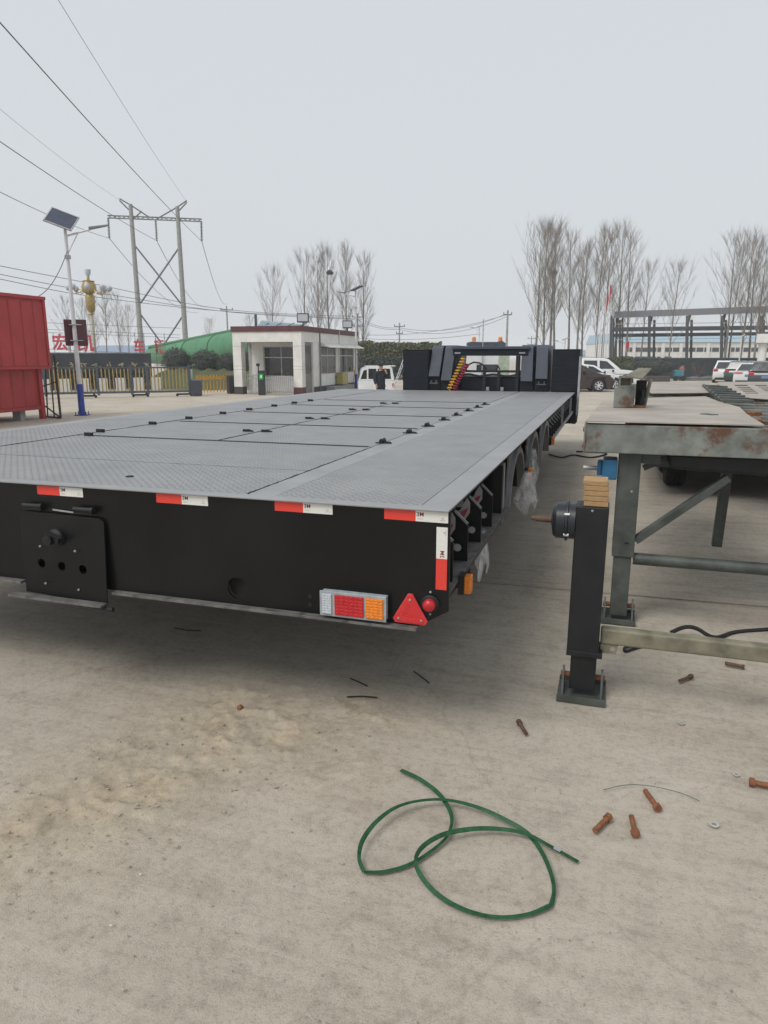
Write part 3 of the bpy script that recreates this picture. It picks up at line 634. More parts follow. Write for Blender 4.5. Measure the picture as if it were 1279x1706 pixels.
coil(YP(772, 597, FY), YP(747, 650, FY - .1), .040, 11, mat('yellow_hose', (.62, .33, .02), .4))
coil(YP(779, 606, FY), YP(755, 650, FY - .06), .036, 11, mat('crimson_hose', (.34, .012, .05), .4))

# loose plastic film hanging at the wheels
def film_material():
    m = bpy.data.materials.new('clear_plastic_film'); m.use_nodes = True; nt = m.node_tree; N, L = nt.nodes, nt.links; b = N['Principled BSDF']
    b.inputs['Base Color'].default_value = (.8, .81, .82, 1); b.inputs['Roughness'].default_value = .18
    tc = N.new('ShaderNodeNewGeometry'); n = N.new('ShaderNodeTexNoise'); n.inputs['Scale'].default_value = 7; n.inputs['Detail'].default_value = 3; n.inputs['Distortion'].default_value = .8
    L.new(tc.outputs['Position'], n.inputs['Vector']); mr = N.new('ShaderNodeMapRange'); mr.inputs['From Min'].default_value = .38; mr.inputs['From Max'].default_value = .70; mr.inputs['To Min'].default_value = .2; mr.inputs['To Max'].default_value = .6
    L.new(n.outputs['Fac'], mr.inputs['Value']); L.new(mr.outputs[0], b.inputs['Alpha'])
    bp = N.new('ShaderNodeBump'); bp.inputs['Strength'].default_value = .6; bp.inputs['Distance'].default_value = .02; L.new(n.outputs['Fac'], bp.inputs['Height']); L.new(bp.outputs[0], b.inputs['Normal'])
    return m
FILM = film_material()
def film(cx_, cy_, cz_, sx, sy, sz, seed, label):
    nu, nv = 40, 18; vs = []
    for i in range(nu):
        for j in range(nv + 1):
            a = 2 * math.pi * i / nu; t = j / nv                      # t = 0 at the hem, 1 where it is caught on the guard
            fold = 1 + .22 * math.sin(5 * a + seed + 2 * t) * (1 - t) + .5 * float(fbm(np.array(4 * math.cos(a) + seed), np.array(t * 4 + 4 * math.sin(a)), 3))
            k = (.28 + .72 * (1 - t) ** .7) * fold * (1 if t > .1 else .75 + 2.5 * t)
            vs.append((cx_ + sx * k * math.cos(a), cy_ + sy * k * math.sin(a) + .12 * sy * t, cz_ + sz * (t - .5) + .05 * math.sin(3 * a + seed) * (1 - t)))
    o = MB().add(vs, [(i * (nv + 1) + j, ((i + 1) % nu) * (nv + 1) + j, ((i + 1) % nu) * (nv + 1) + j + 1, i * (nv + 1) + j + 1) for i in range(nu) for j in range(nv)]).build('plastic_film', FILM, None, smooth=22)
    return tag(o, label, 'plastic film', 'wrapping film left at the trailer wheels')
film(TX1 + .04, 5.92, .80, .10, .19, .30, 3, 'crumpled clear plastic film hanging below the first wheel arch of the black trailer')
film(TX1 - .04, 7.1, .84, .06, .26, .30, 6, 'clear plastic film wrapped at the second wheel arch of the black trailer')
film(TX1 - .06, 4.35, .68, .04, .14, .26, 9, 'narrow clear plastic film hanging below the side rail near the trailer corner')

# ================================================================== rusty grey-green trailer frame on the right
FB = 5.0
frame = thing('trailer_frame', 'rusty grey-green trailer frame with dusty steel sheets on top, at right edge', 'trailer', (1.1, FB, 0))
MB().box(-.15, 2.45, FB, FB + .09, 1.255, 1.450).build('end_beam', GREEN_GREY, frame, bevel=.006)
MB().box(-.155, -.145, FB - .01, FB + .30, 1.25, 1.452).build('corner_plate', GREEN_GREY, frame)
MB().box(-.145, 2.44, FB + .09, FB + .16, 1.258, 1.266).build('beam_flange', RUST, frame)
for z, x in ((1.30, -.163), (1.41, -.163)): MB().tube((x, FB + .03, z), (x + .012, FB + .03, z), .016, n=8).build('bolt_head', RUST, frame)
for x in (.30, 2.14):
    MB().box(x - .06, x + .06, FB + .16, 14.0, 1.17, 1.40).build('long_beam', GREEN_CLEAN, frame)
for i, y in enumerate(np.arange(5.6, 14, .42)):
    MB().box(.14, 2.42, float(y), float(y) + .06, 1.31, 1.415).build('cross_bar', GREEN_GREY, frame)
def sheet(name, pts, z, t, m=DUSTPLATE, sag=.0):
    MB().plate([(p.x, p.y) for p in pts], [], lambda a, b, q: (a, b, q), z, z + t).build(name, m, frame)
S1 = [G(975, 702, 1.475), G(1003, 668, 1.475), G(1090, 662, 1.475), G(1175, 660, 1.475), G(1196, 668, 1.475), G(1232, 678, 1.475), G(1245, 690, 1.475), G(1268, 705, 1.475)]
S1[0].y = FB - .02; S1[-1].y = FB + .01
sheet('steel_sheet', S1, 1.466, .008)
S2 = [G(1085, 655, 1.46), G(1060, 636, 1.46), G(1180, 636, 1.46), G(1192, 654, 1.46)]
sheet('steel_sheet', S2, 1.452, .008)
S3 = [(p.x, p.y) for p in (G(1208, 660, 1.45), G(1195, 636, 1.45), G(1290, 636, 1.45), G(1330, 668, 1.45))]
slots = []
def slot_rows(px0, px1, n, y0, y1):
    r = []
    for i in range(n):
        t = i / n; yy = y0 + (y1 - y0) * t; yb = y0 + (y1 - y0) * (t + .55 / n)
        x0 = px0 + 22 * t; q = [G(x0, yy, 1.45), G(x0 + (px1 - px0), yy, 1.45), G(x0 + (px1 - px0) + 3, yb, 1.45), G(x0 + 3, yb, 1.45)]
        r.append([(p.x, p.y) for p in q])
    return r
slots = slot_rows(1222, 1244, 5, 641, 657) + slot_rows(1256, 1276, 4, 641, 653)
MB().plate(S3, slots, lambda a, b, q: (a, b, q), 1.443, 1.45).build('slotted_sheet', DUSTPLATE, frame)
# ladder-like ramp lying along the frame
for i in range(7):
    t = i / 6; a = G(1176 + 28 * t, 643 + 24 * t, 1.50); b = G(1210 + 45 * t, 645 + 24 * t, 1.50)
    MB().bar(a, b, .045, .03).build('ramp_rung', GREEN_CLEAN, frame, bevel=.004)
MB().bar(G(1172, 642, 1.475), G(1205, 670, 1.475), .04, .04).build('ramp_rail', GREEN_CLEAN, frame)
for k, (xa, ya) in enumerate(((1225, 682), (1255, 688), (1240, 694), (1262, 699))):
    p = G(xa, ya, 1.44); MB().cbox((p.x, p.y, 1.435), (.10 + .03 * k, .05, .03), Matrix.Rotation(.5 * k, 3, 'Z')).build('scrap_piece', RUST, frame, bevel=.006)
for q in ((1187, 691), (1176, 690)):
    p = G(q[0], q[1], 1.475); MB().cbox((p.x, p.y, 1.477), (.07, .05, .006), Matrix.Rotation(.6, 3, 'Z')).build('dirt_clod', GREEN_CLEAN, frame, bevel=.002)
# underside pan
MB().hexa([(.42, FB + .10, 1.15), (1.75, FB + .10, 1.10), (1.75, FB + 1.3, 1.12), (.42, FB + 1.3, 1.17), (.40, FB + .10, 1.255), (1.8, FB + .10, 1.255), (1.8, FB + 1.3, 1.255), (.40, FB + 1.3, 1.255)]).build('under_pan', BLACK2, frame, bevel=.02)
# landing leg of the frame
def leg_box(x0, x1, y0, y1, za, zb, name, m, par, lean=0.0, bevel=.006):
    return MB().hexa([(x0 - lean, y0, za), (x1 - lean, y0, za), (x1 - lean, y1, za), (x0 - lean, y1, za), (x0, y0, zb), (x1, y0, zb), (x1, y1, zb), (x0, y1, zb)]).build(name, m, par, bevel=bevel)
def foot(xc, yc, w, d, par, m):
    o = MB().box(xc - w / 2, xc + w / 2, yc - d / 2, yc + d / 2, 0.006, .020).build('foot_plate', m, par, bevel=.003)
    for s in (-1, 1):
        f = [(yc - d * .32, .02), (yc + d * .32, .02), (yc + d * .12, .135), (yc + d * .04, .165), (yc - d * .04, .165), (yc - d * .12, .135)]
        x = xc + s * w * .40
        MB().plate(f, [], lambda a, b, t: (t, a, b), x - .006, x + .006).build('foot_lug', m, o)
    for s in (-1, 1): MB().box(xc - w / 2, xc + w / 2, yc + s * d * .5 - .006, yc + s * d * .5 + .006, .0065, .045).build('foot_rim', m, o, bevel=.002)
    MB().tube((xc - w * .46, yc, .115), (xc + w * .46, yc, .115), .018, n=10).build('foot_pin', RUST, o, smooth=40)
gl = leg_box(.085, .235, 5.10, 5.25, .50, 1.253, 'landing_leg', GREEN_CLEAN, frame)
leg_box(.10, .220, 5.115, 5.235, .05, .499, 'leg_inner_tube', GREEN_CLEAN, gl)
foot(.16, 5.175, .24, .24, gl, GREEN_CLEAN)
MB().tube((.186, 5.098, .98), (.186, 5.102, .98), .008, n=8).build('leg_screw', STEEL, gl)
MB().box(.165, .195, 5.096, 5.0995, .60, .612).build('leg_slot', DARKGAP, gl)
MB().bar((.24, 5.17, .615), (.80, 5.17, 1.10), .05, .085, (0, 1, 0)).build('diagonal_brace', GREEN_CLEAN, frame, bevel=.004)
MB().tube((.235, 5.17, .478), (2.1, 5.17, .478), .043, n=14).build('cross_tube', GREEN_CLEAN, frame, smooth=40)
MB().bar((.26, 5.30, 1.12), (.50, 5.30, 1.24), .04, .04).build('upper_gusset', GREEN_CLEAN, frame)
leg_box(2.06, 2.21, 5.10, 5.25, .05, 1.253, 'landing_leg', GREEN_CLEAN, frame)
gb = MB().box(-.02, .08, 5.06, 5.26, 1.06, 1.20).build('gearbox', BLUE, frame, bevel=.01)
MB().tube((-.15, 5.16, 1.125), (-.02, 5.16, 1.125), .016, n=10).build('gear_shaft', STEEL, gb, smooth=40)
MB().box(-.055, -.02, 5.10, 5.22, 1.08, 1.18).build('gearbox_cap', BLUE, gb, bevel=.008)
MB().bar((.95, 6.2, 1.2), (.925, 6.2, .36), .075, .075).build('support_leg', GREEN_CLEAN, frame, bevel=.004)
# twist-lock post on the sheet
TP = thing('lock_post', 'grey-green box-section lock post with slanted cap standing on the steel sheet', 'trailer part', (YP(1045, 660, 6.35).x, 6.35, 1.475))
def yb(x0, x1, y0p, y1p, Y, dep):
    a, b = YP(x0, y1p, Y), YP(x1, y0p, Y); return (a.x, b.x, Y, Y + dep, a.z, b.z)
q = yb(1022, 1058, 646, 671, 6.32, .26); MB().box(q[0], q[1], q[2], q[3], 1.476, q[5]).build('lower_box', GREEN_GREY, TP, bevel=.006)
q2 = yb(1030, 1054, 627, 645, 6.34, .24)
bx = MB(); bx.plate([(q2[0], q[5] + .002), (q2[1], q[5] + .002), (q2[1], q2[5]), (q2[0], q2[5])], [[(q2[0] + .015, q[5] + .016), (q2[1] - .015, q[5] + .016), (q2[1] - .015, q2[5] - .015), (q2[0] + .015, q2[5] - .015)]], lambda a, b, t: (a, t, b), 6.34, 6.56)
bx.build('box_section', GREEN_GREY, TP); MB().box(q2[0] + .016, q2[1] - .016, 6.40, 6.41, q[5] + .017, q2[5] - .016).build('box_back', OLIVE, TP)
a, b = YP(1040, 626, 6.2), YP(1070, 630, 6.2); c, d = YP(1085, 613, 6.6), YP(1064, 613, 6.6)
MB().add([a, b, c, d, a - Vector((0, 0, .012)), b - Vector((0, 0, .012)), c - Vector((0, 0, .012)), d - Vector((0, 0, .012))], [(0, 1, 2, 3), (7, 6, 5, 4), (0, 4, 5, 1), (1, 5, 6, 2), (2, 6, 7, 3), (3, 7, 4, 0)]).build('slanted_cap', OLIVE, TP)
q3 = yb(1058, 1078, 632, 671, 6.45, .12)
MB().box(q3[0], q3[1], 6.45, 6.55, 1.476, q3[5] - .01).build('dark_lock', DARKGAP, TP)
MB().lathe([(.0, 0), (.028, 0), (.028, .05), (.016, .06), (.016, .12), (0, .125)], 12, None, (q3[0] + .05, 6.42, 1.50)).build('lock_pin', BLACK2, TP, smooth=40)
MB().bar((q3[1] - .01, 6.43, 1.476), (q3[1] + .03, 6.5, q3[5]), .03, .012).build('side_strut', OLIVE, TP)
MB().box(q[1] + .004, q3[1], 6.36, 6.42, 1.476, 1.495).build('lock_base', RUST, TP)

# ================================================================== separate black landing leg with its cross tube
BL = thing('landing_gear', 'black landing leg with gearbox drum and pale cross tube, standing on the concrete', 'landing leg', (-.05, 3.86, 0))
o1 = leg_box(-.135, .035, 3.79, 3.96, .29, 1.12, 'outer_tube', BLACK2, BL, lean=.004)
leg_box(-.115, .025, 3.805, 3.945, .06, .289, 'inner_tube', BLACK2, BL)
MB().box(-.14, .052, 3.783, 3.967, .268, .300).build('tube_collar', BLACK2, BL, bevel=.004)
foot(-.045, 3.875, .265, .26, BL, GREEN_CLEAN)
dr = MB().lathe([(0, 0), (.02, 0), (.085, .012), (.10, .03), (.10, .075), (.112, .078), (.112, .09), (.10, .093), (.10, .13)], 26, Matrix.Rotation(R(90), 3, 'Y'), (-.265, 3.875, 1.02)).build('gear_drum', mat('dark_navy_enamel', (.016, .02, .028), .35), BL, smooth=35)
for a in (40, 150, 215, 330): MB().tube((-.192, 3.875 + .106 * math.cos(R(a)), 1.02 + .106 * math.sin(R(a))), (-.165, 3.875 + .106 * math.cos(R(a)), 1.02 + .106 * math.sin(R(a))), .009, n=6).build('drum_bolt', STEEL, dr)
MB().path([(-.375, 3.875, 1.02), (-.35, 3.875, 1.02), (-.35, 3.875, 1.02), (-.26, 3.875, 1.02)], [.012, .013, .017, .019], 10).build('drum_shaft', mat('dark_shaft_rust', (0.15, 0.085, 0.055), 0.8, col2=(0.06, 0.04, 0.03), scale=50), BL, smooth=40)
MB().lathe([(0, 0), (.007, 0), (.005, .004), (0, .005)], 8, Matrix.Rotation(R(90), 3, 'X'), (-.05, 3.79, 1.10)).build('tube_screw', STEEL, BL)
MB().hexa([(.037, 3.84, .335), (1.9, 3.84, .335), (1.9, 3.91, .335), (.037, 3.91, .335), (.037, 3.84, .425), (1.9, 3.84, .425), (1.9, 3.91, .425), (.037, 3.91, .425)]).build('cross_tube', OLIVE, BL, bevel=.012, seg=3)
MB().plate([(.04, .28), (.125, .28), (.135, .334), (.04, .334)], [circ(.105, .308, .014, 12)], lambda a, b, t: (a, t, b), 3.85, 3.858).build('tube_tab', OLIVE, BL)
leg_box(1.9, 2.07, 3.79, 3.96, .02, 1.12, 'far_leg_tube', BLACK2, BL)
wb = thing('timber_block', 'stack of pale sawn timber offcuts resting on the black landing leg', 'timber', (-.035, 3.875, 1.122))
for i in range(5):
    z = 1.122 + .028 * i; dx = random.uniform(-.008, .008)
    MB().box(-.10 + dx, .025 + dx, 3.80, 3.95, z, z + .0265).build('plank', WOOD, wb, bevel=.003)

# ================================================================== things lying on the concrete
def gz(x, y): return 0.010
STRAP = mat('green_pet_strap', (0.018, 0.085, 0.034), 0.55, scale=30, var=0.2, spec=0.3)
def catmull(P, n=10):
    P = [Vector(p) for p in P]; P = [2 * P[0] - P[1]] + P + [2 * P[-1] - P[-2]]; out = []
    for i in range(1, len(P) - 2):
        for k in range(n):
            t = k / n; a, b, c, d = P[i - 1], P[i], P[i + 1], P[i + 2]
            out.append(.5 * ((2 * b) + (-a + c) * t + (2 * a - 5 * b + 4 * c - d) * t * t + (-a + 3 * b - 3 * c + d) * t ** 3))
    out.append(P[-2]); return out
def at(x, y, z): p = G(x, y, z); return p
sp = [(667, 1283, .02), (700, 1299, .03), (733, 1325, .035), (752, 1360, .03), (745, 1392, .02), (718, 1418, .015), (680, 1441, .013), (640, 1452, .013), (606, 1453, .013)]
sp2 = [(606, 1453, .013), (598, 1428, .03), (605, 1398, .045), (628, 1368, .05), (660, 1345, .05), (700, 1334, .045), (745, 1333, .04), (795, 1345, .035), (840, 1365, .03), (880, 1390, .02), (905, 1425, .018), (920, 1465, .016), (922, 1490, .02), (918, 1508, .014)]
sp3 = [(918, 1508, .014), (880, 1523, .014), (830, 1528, .014), (780, 1518, .014), (735, 1495, .016), (705, 1465, .024), (692, 1435, .035), (705, 1410, .045), (740, 1390, .045), (790, 1381, .04), (840, 1382, .035), (880, 1391, .03), (920, 1412, .02), (963, 1436, .012)]
stw = []
for seg in (sp, sp2, sp3): stw.append(catmull([at(*q) for q in seg], 8))
strap_o = thing('packing_strap', 'long green plastic packing strap curled in two loops on the concrete', 'strap', (stw[0][-1].x, stw[0][-1].y, 0))
for k, pts in enumerate(stw):
    vs = []; w_ = .009
    for i, p in enumerate(pts):
        d = (pts[min(i + 1, len(pts) - 1)] - pts[max(i - 1, 0)]); d.z = 0; d.normalize(); s = Vector((-d.y, d.x, 0))
        tl = (-1 if s.dot(CAM - p) > 0 else 1) * (R(26) + .5 * math.sin(i * .07 + k * 2.0)) if k else R(20) + .4 * math.sin(i * .09); e = s * math.cos(tl) + Vector((0, 0, 1)) * math.sin(tl); e *= w_; nn = Vector((0, 0, .0008)) + s * .0005
        c = p + Vector((0, 0, max(0, w_ * abs(math.sin(tl)) - p.z + .010)))
        vs += [c - e, c + e, c + e + nn, c - e + nn]
    MB().add(vs, [(4 * i + j, 4 * i + (j + 1) % 4, 4 * i + 4 + (j + 1) % 4, 4 * i + 4 + j) for i in range(len(pts) - 1) for j in range(4)]).build('strap_length', STRAP, strap_o, smooth=40)
p = G(923, 1413, .022); q = G(934, 1419, .02); MB().bar(p + Vector((0, 0, .004)), q + Vector((0, 0, .004)), .017, .003).build('strap_seal', STEEL, strap_o)
RUST2 = mat('dark_rust', (0.16, 0.085, 0.05), 0.9, col2=(0.07, 0.04, 0.028), scale=60, bump=0.6, bscale=250)
def bolt(p0, p1, label, head=True, r=.0115, RUST=RUST):
    a, b = G(*p0), G(*p1); a.z = b.z = .022; d = (b - a).normalized(); t = thing('rusty_bolt', label, 'bolt', (a.x, a.y, 0), group='rusty bolts scattered on the concrete')
    MB().tube(a, b, r, r * .95, 10).build('shank', RUST, t, smooth=40)
    if head: MB().tube(b - d * .004, b + d * .016, r * 1.65, r * 1.6, 6).build('bolt_head', RUST, t)
    else: MB().tube(b - d * .002, b + d * .012, r * 1.25, r * 1.2, 6).build('bolt_head', RUST, t)
bolt((876, 1229), (865, 1211), 'rusty bolt lying alone on the concrete in front of the black leg foot', r=.0105, RUST=RUST2)
bolt((1074, 1325), (1093, 1351), 'rusty bolt nearest the thin wire, uppermost of the group of three')
bolt((990, 1392), (1011, 1371), 'rusty bolt at the left of the group of three, beside the strap end')
bolt((1051, 1368), (1057, 1394), 'rusty bolt pointing towards the camera, middle one of the group of three')
bolt((1131, 1140), (1149, 1133), 'rusty bolt under the pale cross tube, left one of two', r=.010, RUST=RUST2)
bolt((1207, 1110), (1236, 1116), 'rusty bolt under the pale cross tube, right one of two', head=False, RUST=RUST2)
bolt((1290, 1318), (1254, 1311), 'rusty bolt half out of view at the right edge of the photo', r=.013)
def washer(x, y, label, r=.016):
    p = G(x, y); o = MB().lathe([(r * .55, .012), (r, .012), (r, .015), (r * .55, .015)], 16, None, (p.x, p.y, 0), closed=True).build('washer', mat('dusty_zinc', (.42, .42, .39), .6), None)
    tag(o, label, 'washer', 'washers on the concrete')
washer(1135, 1208, 'pale washer on the concrete farthest from the camera'); washer(1226, 1294, 'pale washer on the concrete, middle one near the right edge'); washer(1189, 1378, 'pale washer on the concrete nearest the camera', .019)
def wire_on_ground(name, pts, r, m, label, cat='wire'):
    P = catmull([G(x, y, z) for x, y, z in pts], 6); return tag(MB().path(P, r, 6).build(name, m, None, smooth=60), label, cat)
wire_on_ground('thin_wire', [(1005, 1316, .012), (1040, 1308, .02), (1080, 1309, .022), (1130, 1320, .018), (1165, 1334, .012)], .0016, mat('dull_wire', (.09, .11, .08), .5), 'thin curved wire on the concrete above the three rusty bolts')
wire_on_ground('black_cable', [(1117, 1054, .03), (1140, 1045, .07), (1160, 1047, .07), (1190, 1062, .03), (1225, 1053, .012), (1285, 1048, .012)], .014, RUBBER, 'short black rubber cable arched on the ground behind the pale cross tube', 'cable')
wire_on_ground('black_cable_loop', [(1098, 1071, .012), (1065, 1078, .012), (1042, 1085, .012), (1042, 1078, .015), (1060, 1075, .015), (1085, 1078, .012)], .009, RUBBER, 'small looped dark cable on the ground beside the black leg', 'cable')
wire_on_ground('thin_rod', [(578, 1161, .012), (603, 1160, .012), (628, 1162, .012)], .004, BLACK2, 'thin black rod lying level on the concrete, lowest of three', 'rod')
wire_on_ground('thin_rod', [(583, 1130, .012), (597, 1136, .012), (612, 1143, .012)], .004, BLACK2, 'thin black rod lying slanted on the concrete, left of three', 'rod')
wire_on_ground('thin_rod', [(689, 1118, .012), (702, 1128, .012), (715, 1138, .012)], .004, BLACK2, 'thin black rod lying slanted on the concrete, right of three', 'rod')
wire_on_ground('thin_rod', [(290, 1046, .012), (312, 1050, .012), (335, 1051, .012)], .004, BLACK2, 'thin dark rod in the shadow below the trailer flap', 'rod')
wire_on_ground('ground_cable', [(915, 757, .02), (935, 762, .03), (955, 758, .02), (985, 762, .02), (1010, 755, .02), (960, 752, .02)], .015, RUBBER, 'dark cable loop lying between the black trailer and the rusty frame', 'cable')
# pebbles, flakes and clods: nobody could count them
def scatter(name, n, region, smin, smax, m, label, cat, seed, flat=.6, hz=.0):
    rnd = random.Random(seed); mb = MB()
    ico = [(0, 0, 1), (.89, 0, .45), (.28, .85, .45), (-.72, .53, .45), (-.72, -.53, .45), (.28, -.85, .45), (.72, .53, -.45), (-.28, .85, -.45), (-.89, 0, -.45), (-.28, -.85, -.45), (.72, -.53, -.45), (0, 0, -1)]
    fc = [(0, 1, 2), (0, 2, 3), (0, 3, 4), (0, 4, 5), (0, 5, 1), (1, 6, 2), (2, 7, 3), (3, 8, 4), (4, 9, 5), (5, 10, 1), (6, 7, 2), (7, 8, 3), (8, 9, 4), (9, 10, 5), (10, 6, 1), (11, 7, 6), (11, 8, 7), (11, 9, 8), (11, 10, 9), (11, 6, 10)]
    for _ in range(n):
        c = region(rnd); s = smin * (smax / smin) ** (rnd.random() ** 2.2); a = rnd.uniform(0, 6.28)
        k = [rnd.uniform(.6, 1.3) for _ in ico]
        mb.add([(c[0] + s * k[i] * (v[0] * math.cos(a) - v[1] * math.sin(a)) * 1.2, c[1] + s * k[i] * (v[0] * math.sin(a) + v[1] * math.cos(a)), c[2] + s * flat * k[i] * v[2]) for i, v in enumerate(ico)], fc)
    o = mb.build(name, m, None); o['kind'] = 'stuff'; return tag(o, label, cat)
def pxr(x0, x1, y0, y1, z=.006):
    def f(r): p = G(r.uniform(x0, x1), y0 + (y1 - y0) * r.random(), z); return p
    return f
scatter('gravel', 1600, pxr(-60, 1340, 1000, 1720), .0008, .0042, mat('pebble_stone', (.20, .18, .15), .9, col2=(.38, .345, .295), scale=40), 'fine grit and small stones strewn over the concrete', 'gravel', 5)
def earth_region(r):
    t = r.random(); a, b = Vector((-2.3, 1.5, 0)), Vector((-1.6, 3.2, 0)); p = a.lerp(b, t) + Vector((r.gauss(0, .33), r.gauss(0, .22), .012)); return p
scatter('earth_clods', 1000, earth_region, .0018, .0075, mat('dry_earth', (.43, .37, .28), .95, col2=(.33, .28, .21), scale=40, bump=.5, bscale=150), 'clods of dry earth tracked across the concrete', 'earth', 8)
scatter('paint_flakes', 36, pxr(0, 1279, 1060, 1706, .012), .0015, .006, mat('pale_flake', (.55, .53, .5), .8), 'pale paint flakes scattered over the concrete', 'flakes', 9, .15)
p = G(400, 1180, .012); tag(MB().lathe([(0, 0), (.02, 0), (.016, .012), (.007, .02), (0, .021)], 7, None, p).build('rust_lump', RUST, None), 'rusty brown lump lying on the earth behind the trailer', 'lump')

# ================================================================== vehicles
def car_wheel(r, w):
    Mx = Matrix.Rotation(R(90), 3, 'X')
    t = MB().lathe([(r * .66, -w / 2), (r * .9, -w / 2), (r, -w * .3), (r, w * .3), (r * .9, w / 2), (r * .66, w / 2)], 26, Mx, closed=True)
    m = MB().lathe([(0, -w * .2), (r * .66, -w * .2), (r * .66, w * .2), (0, w * .2)], 26, Mx)
    m2 = MB()
    for i in range(7):
        a = 2 * math.pi * i / 7; m2.bar((0, w * .40, 0), (r * .62 * math.cos(a), w * .40, r * .62 * math.sin(a)), r * .15, w * .08, (0, 1, 0)); m2.bar((0, -w * .40, 0), (r * .62 * math.cos(a), -w * .40, r * .62 * math.sin(a)), r * .15, w * .08, (0, 1, 0))
    m2.lathe([(r * .69, -w * .44), (r * .69, -w * .47), (r * .60, -w * .47), (r * .60, -w * .44)], 26, Mx, closed=True); m2.lathe([(r * .69, w * .44), (r * .69, w * .47), (r * .60, w * .47), (r * .60, w * .44)], 26, Mx, closed=True)
    m2.lathe([(r * .16, -w * .46), (r * .16, w * .46)], 12, Mx)
    return t, m, m2
RIMS = mat('alloy_rim', (.62, .63, .64), .35, .15, scale=4)
def car(name, label, loc, rz, L, W, H, paint, wb_, wr_, lower, cabin, belt, roof_k, sides, front=None, back=None, tail=None, head=None, group=None, extras=None, cat='car'):
    """local frame: +x forward, z up. lower/cabin are side outlines; sides = side window outlines"""
    t = thing(name, label, cat, loc, rz, group)
    xf, xr = wb_
    def arch(x, r): return [(x + r * math.cos(R(a)), max(.18, wr_ + r * math.sin(R(a)))) for a in range(180, -1, -20)]
    base = [(-L / 2 + .06, .30)] + [(xr - wr_ * 1.2, .20)] + arch(xr, wr_ * 1.16) + [(xr + wr_ * 1.2, .20), (xf - wr_ * 1.2, .20)] + arch(xf, wr_ * 1.16) + [(xf + wr_ * 1.2, .20)]
    hw = lambda z: (W / 2) * (1 - .05 * max(0, (z - belt * .55)) / belt) if z <= belt else (W / 2) * (.975 - (1 - roof_k) * (z - belt) / (H - belt))
    def slab(outline, nm):
        m = MB(); n = len(outline)
        tris = geometry.tessellate_polygon([[Vector((x, z, 0)) for x, z in outline]])
        vs = [(x, -hw(z) if nm else -hw(z), z) for x, z in outline] + [(x, hw(z), z) for x, z in outline]
        m.add(vs, [tuple(q) for q in tris] + [tuple(i + n for i in q) for q in tris] + [(i, (i + 1) % n, n + (i + 1) % n, n + i) for i in range(n)]); return m
    slab(base + lower, 0).build('body', paint, t, w=False, bevel=.05, smooth=45, seg=3)
    slab(cabin, 1).build('cabin', paint, t, w=False, bevel=.045, smooth=45, seg=3)
    MB().box(-L / 2 + .2, L / 2 - .2, -W / 2 + .14, W / 2 - .14, .24, belt - .2).build('underbody', BLACK2, t, w=False)
    for s in (-1, 1):
        for wo in sides:
            m = MB(); m.plate(wo, [], lambda a, b, q: (a, s * (hw(b) + q), b), -.012, .004); m.build('side_window', GLASS, t, w=False)
    def slope_quad(nm, x0, z0, x1, z1, k, off, m_, off2=.0):
        d = Vector((x1 - x0, 0, z1 - z0)); nn = Vector((d.z, 0, -d.x)).normalized()
        if nn.x * (1 if off > 0 else -1) < 0: nn = -nn
        a, b = hw(z0) * k, hw(z1) * k; o = nn * .012
        p = [Vector((x0, -a, z0)), Vector((x0, a, z0)), Vector((x1, b, z1)), Vector((x1, -b, z1))]
        MB().hexa([q - nn * .02 for q in p] + [q + o for q in p]).build(nm, m_, t, w=False)
    if front: slope_quad('windscreen', *front, .90, 1, GLASS)
    if back: slope_quad('rear_window', *back, .86, -1, GLASS)
    tt, r1, r2 = car_wheel(wr_, .21)
    meshes = []
    for x in (xf, xr):
        for s in (-1, 1):
            if not meshes:
                a_ = tt.build('wheel', RUBBER, t, w=False, smooth=35); a_.location = (x, s * (W / 2 - .11), wr_)
                b1 = r1.build('rim_well', BLACK2, a_, w=False, smooth=35); b2 = r2.build('rim', RIMS, a_, w=False)
                meshes = [a_.data, b1.data, b2.data]
            else:
                a_ = place('wheel', meshes[0], None, t, (x, s * (W / 2 - .11), wr_)); place('rim_well', meshes[1], None, a_); place('rim', meshes[2], None, a_)
    for (x, y, z, sx, sy, sz, nm, m_) in (extras or []): MB().cbox((x, y, z), (sx, sy, sz)).build(nm, m_, t, w=False, bevel=min(sx, sy, sz) * .3)
    return t
def lamps(L, W, zt, zh, tailm=LRED, tw=.28, th=.16, plate=None, bump=.45):
    e = []
    for s in (-1, 1):
        e.append((-L / 2 + .03, s * (W / 2 - tw / 2 - .03), zt, .10, tw, th, 'tail_light', tailm))
        e.append((L / 2 - .06, s * (W / 2 - .2), zh, .12, .34, .13, 'headlight', LWHITE))
    e.append((-L / 2 + .01, 0, plate or zt - .05, .03, .46, .15, 'number_plate', PLATEBLUE))
    e.append((-L / 2 + .02, 0, .34, .10, W * .84, .12, 'rear_bumper_trim', BLACK2)); e.append((L / 2 - .03, 0, .34, .08, W * .7, .14, 'front_grille', BLACK2))
    for s in (-1, 1): e.append((.80, s * (W / 2 + .06), 1.0, .12, .16, .12, 'wing_mirror', BLACK2))
    return e
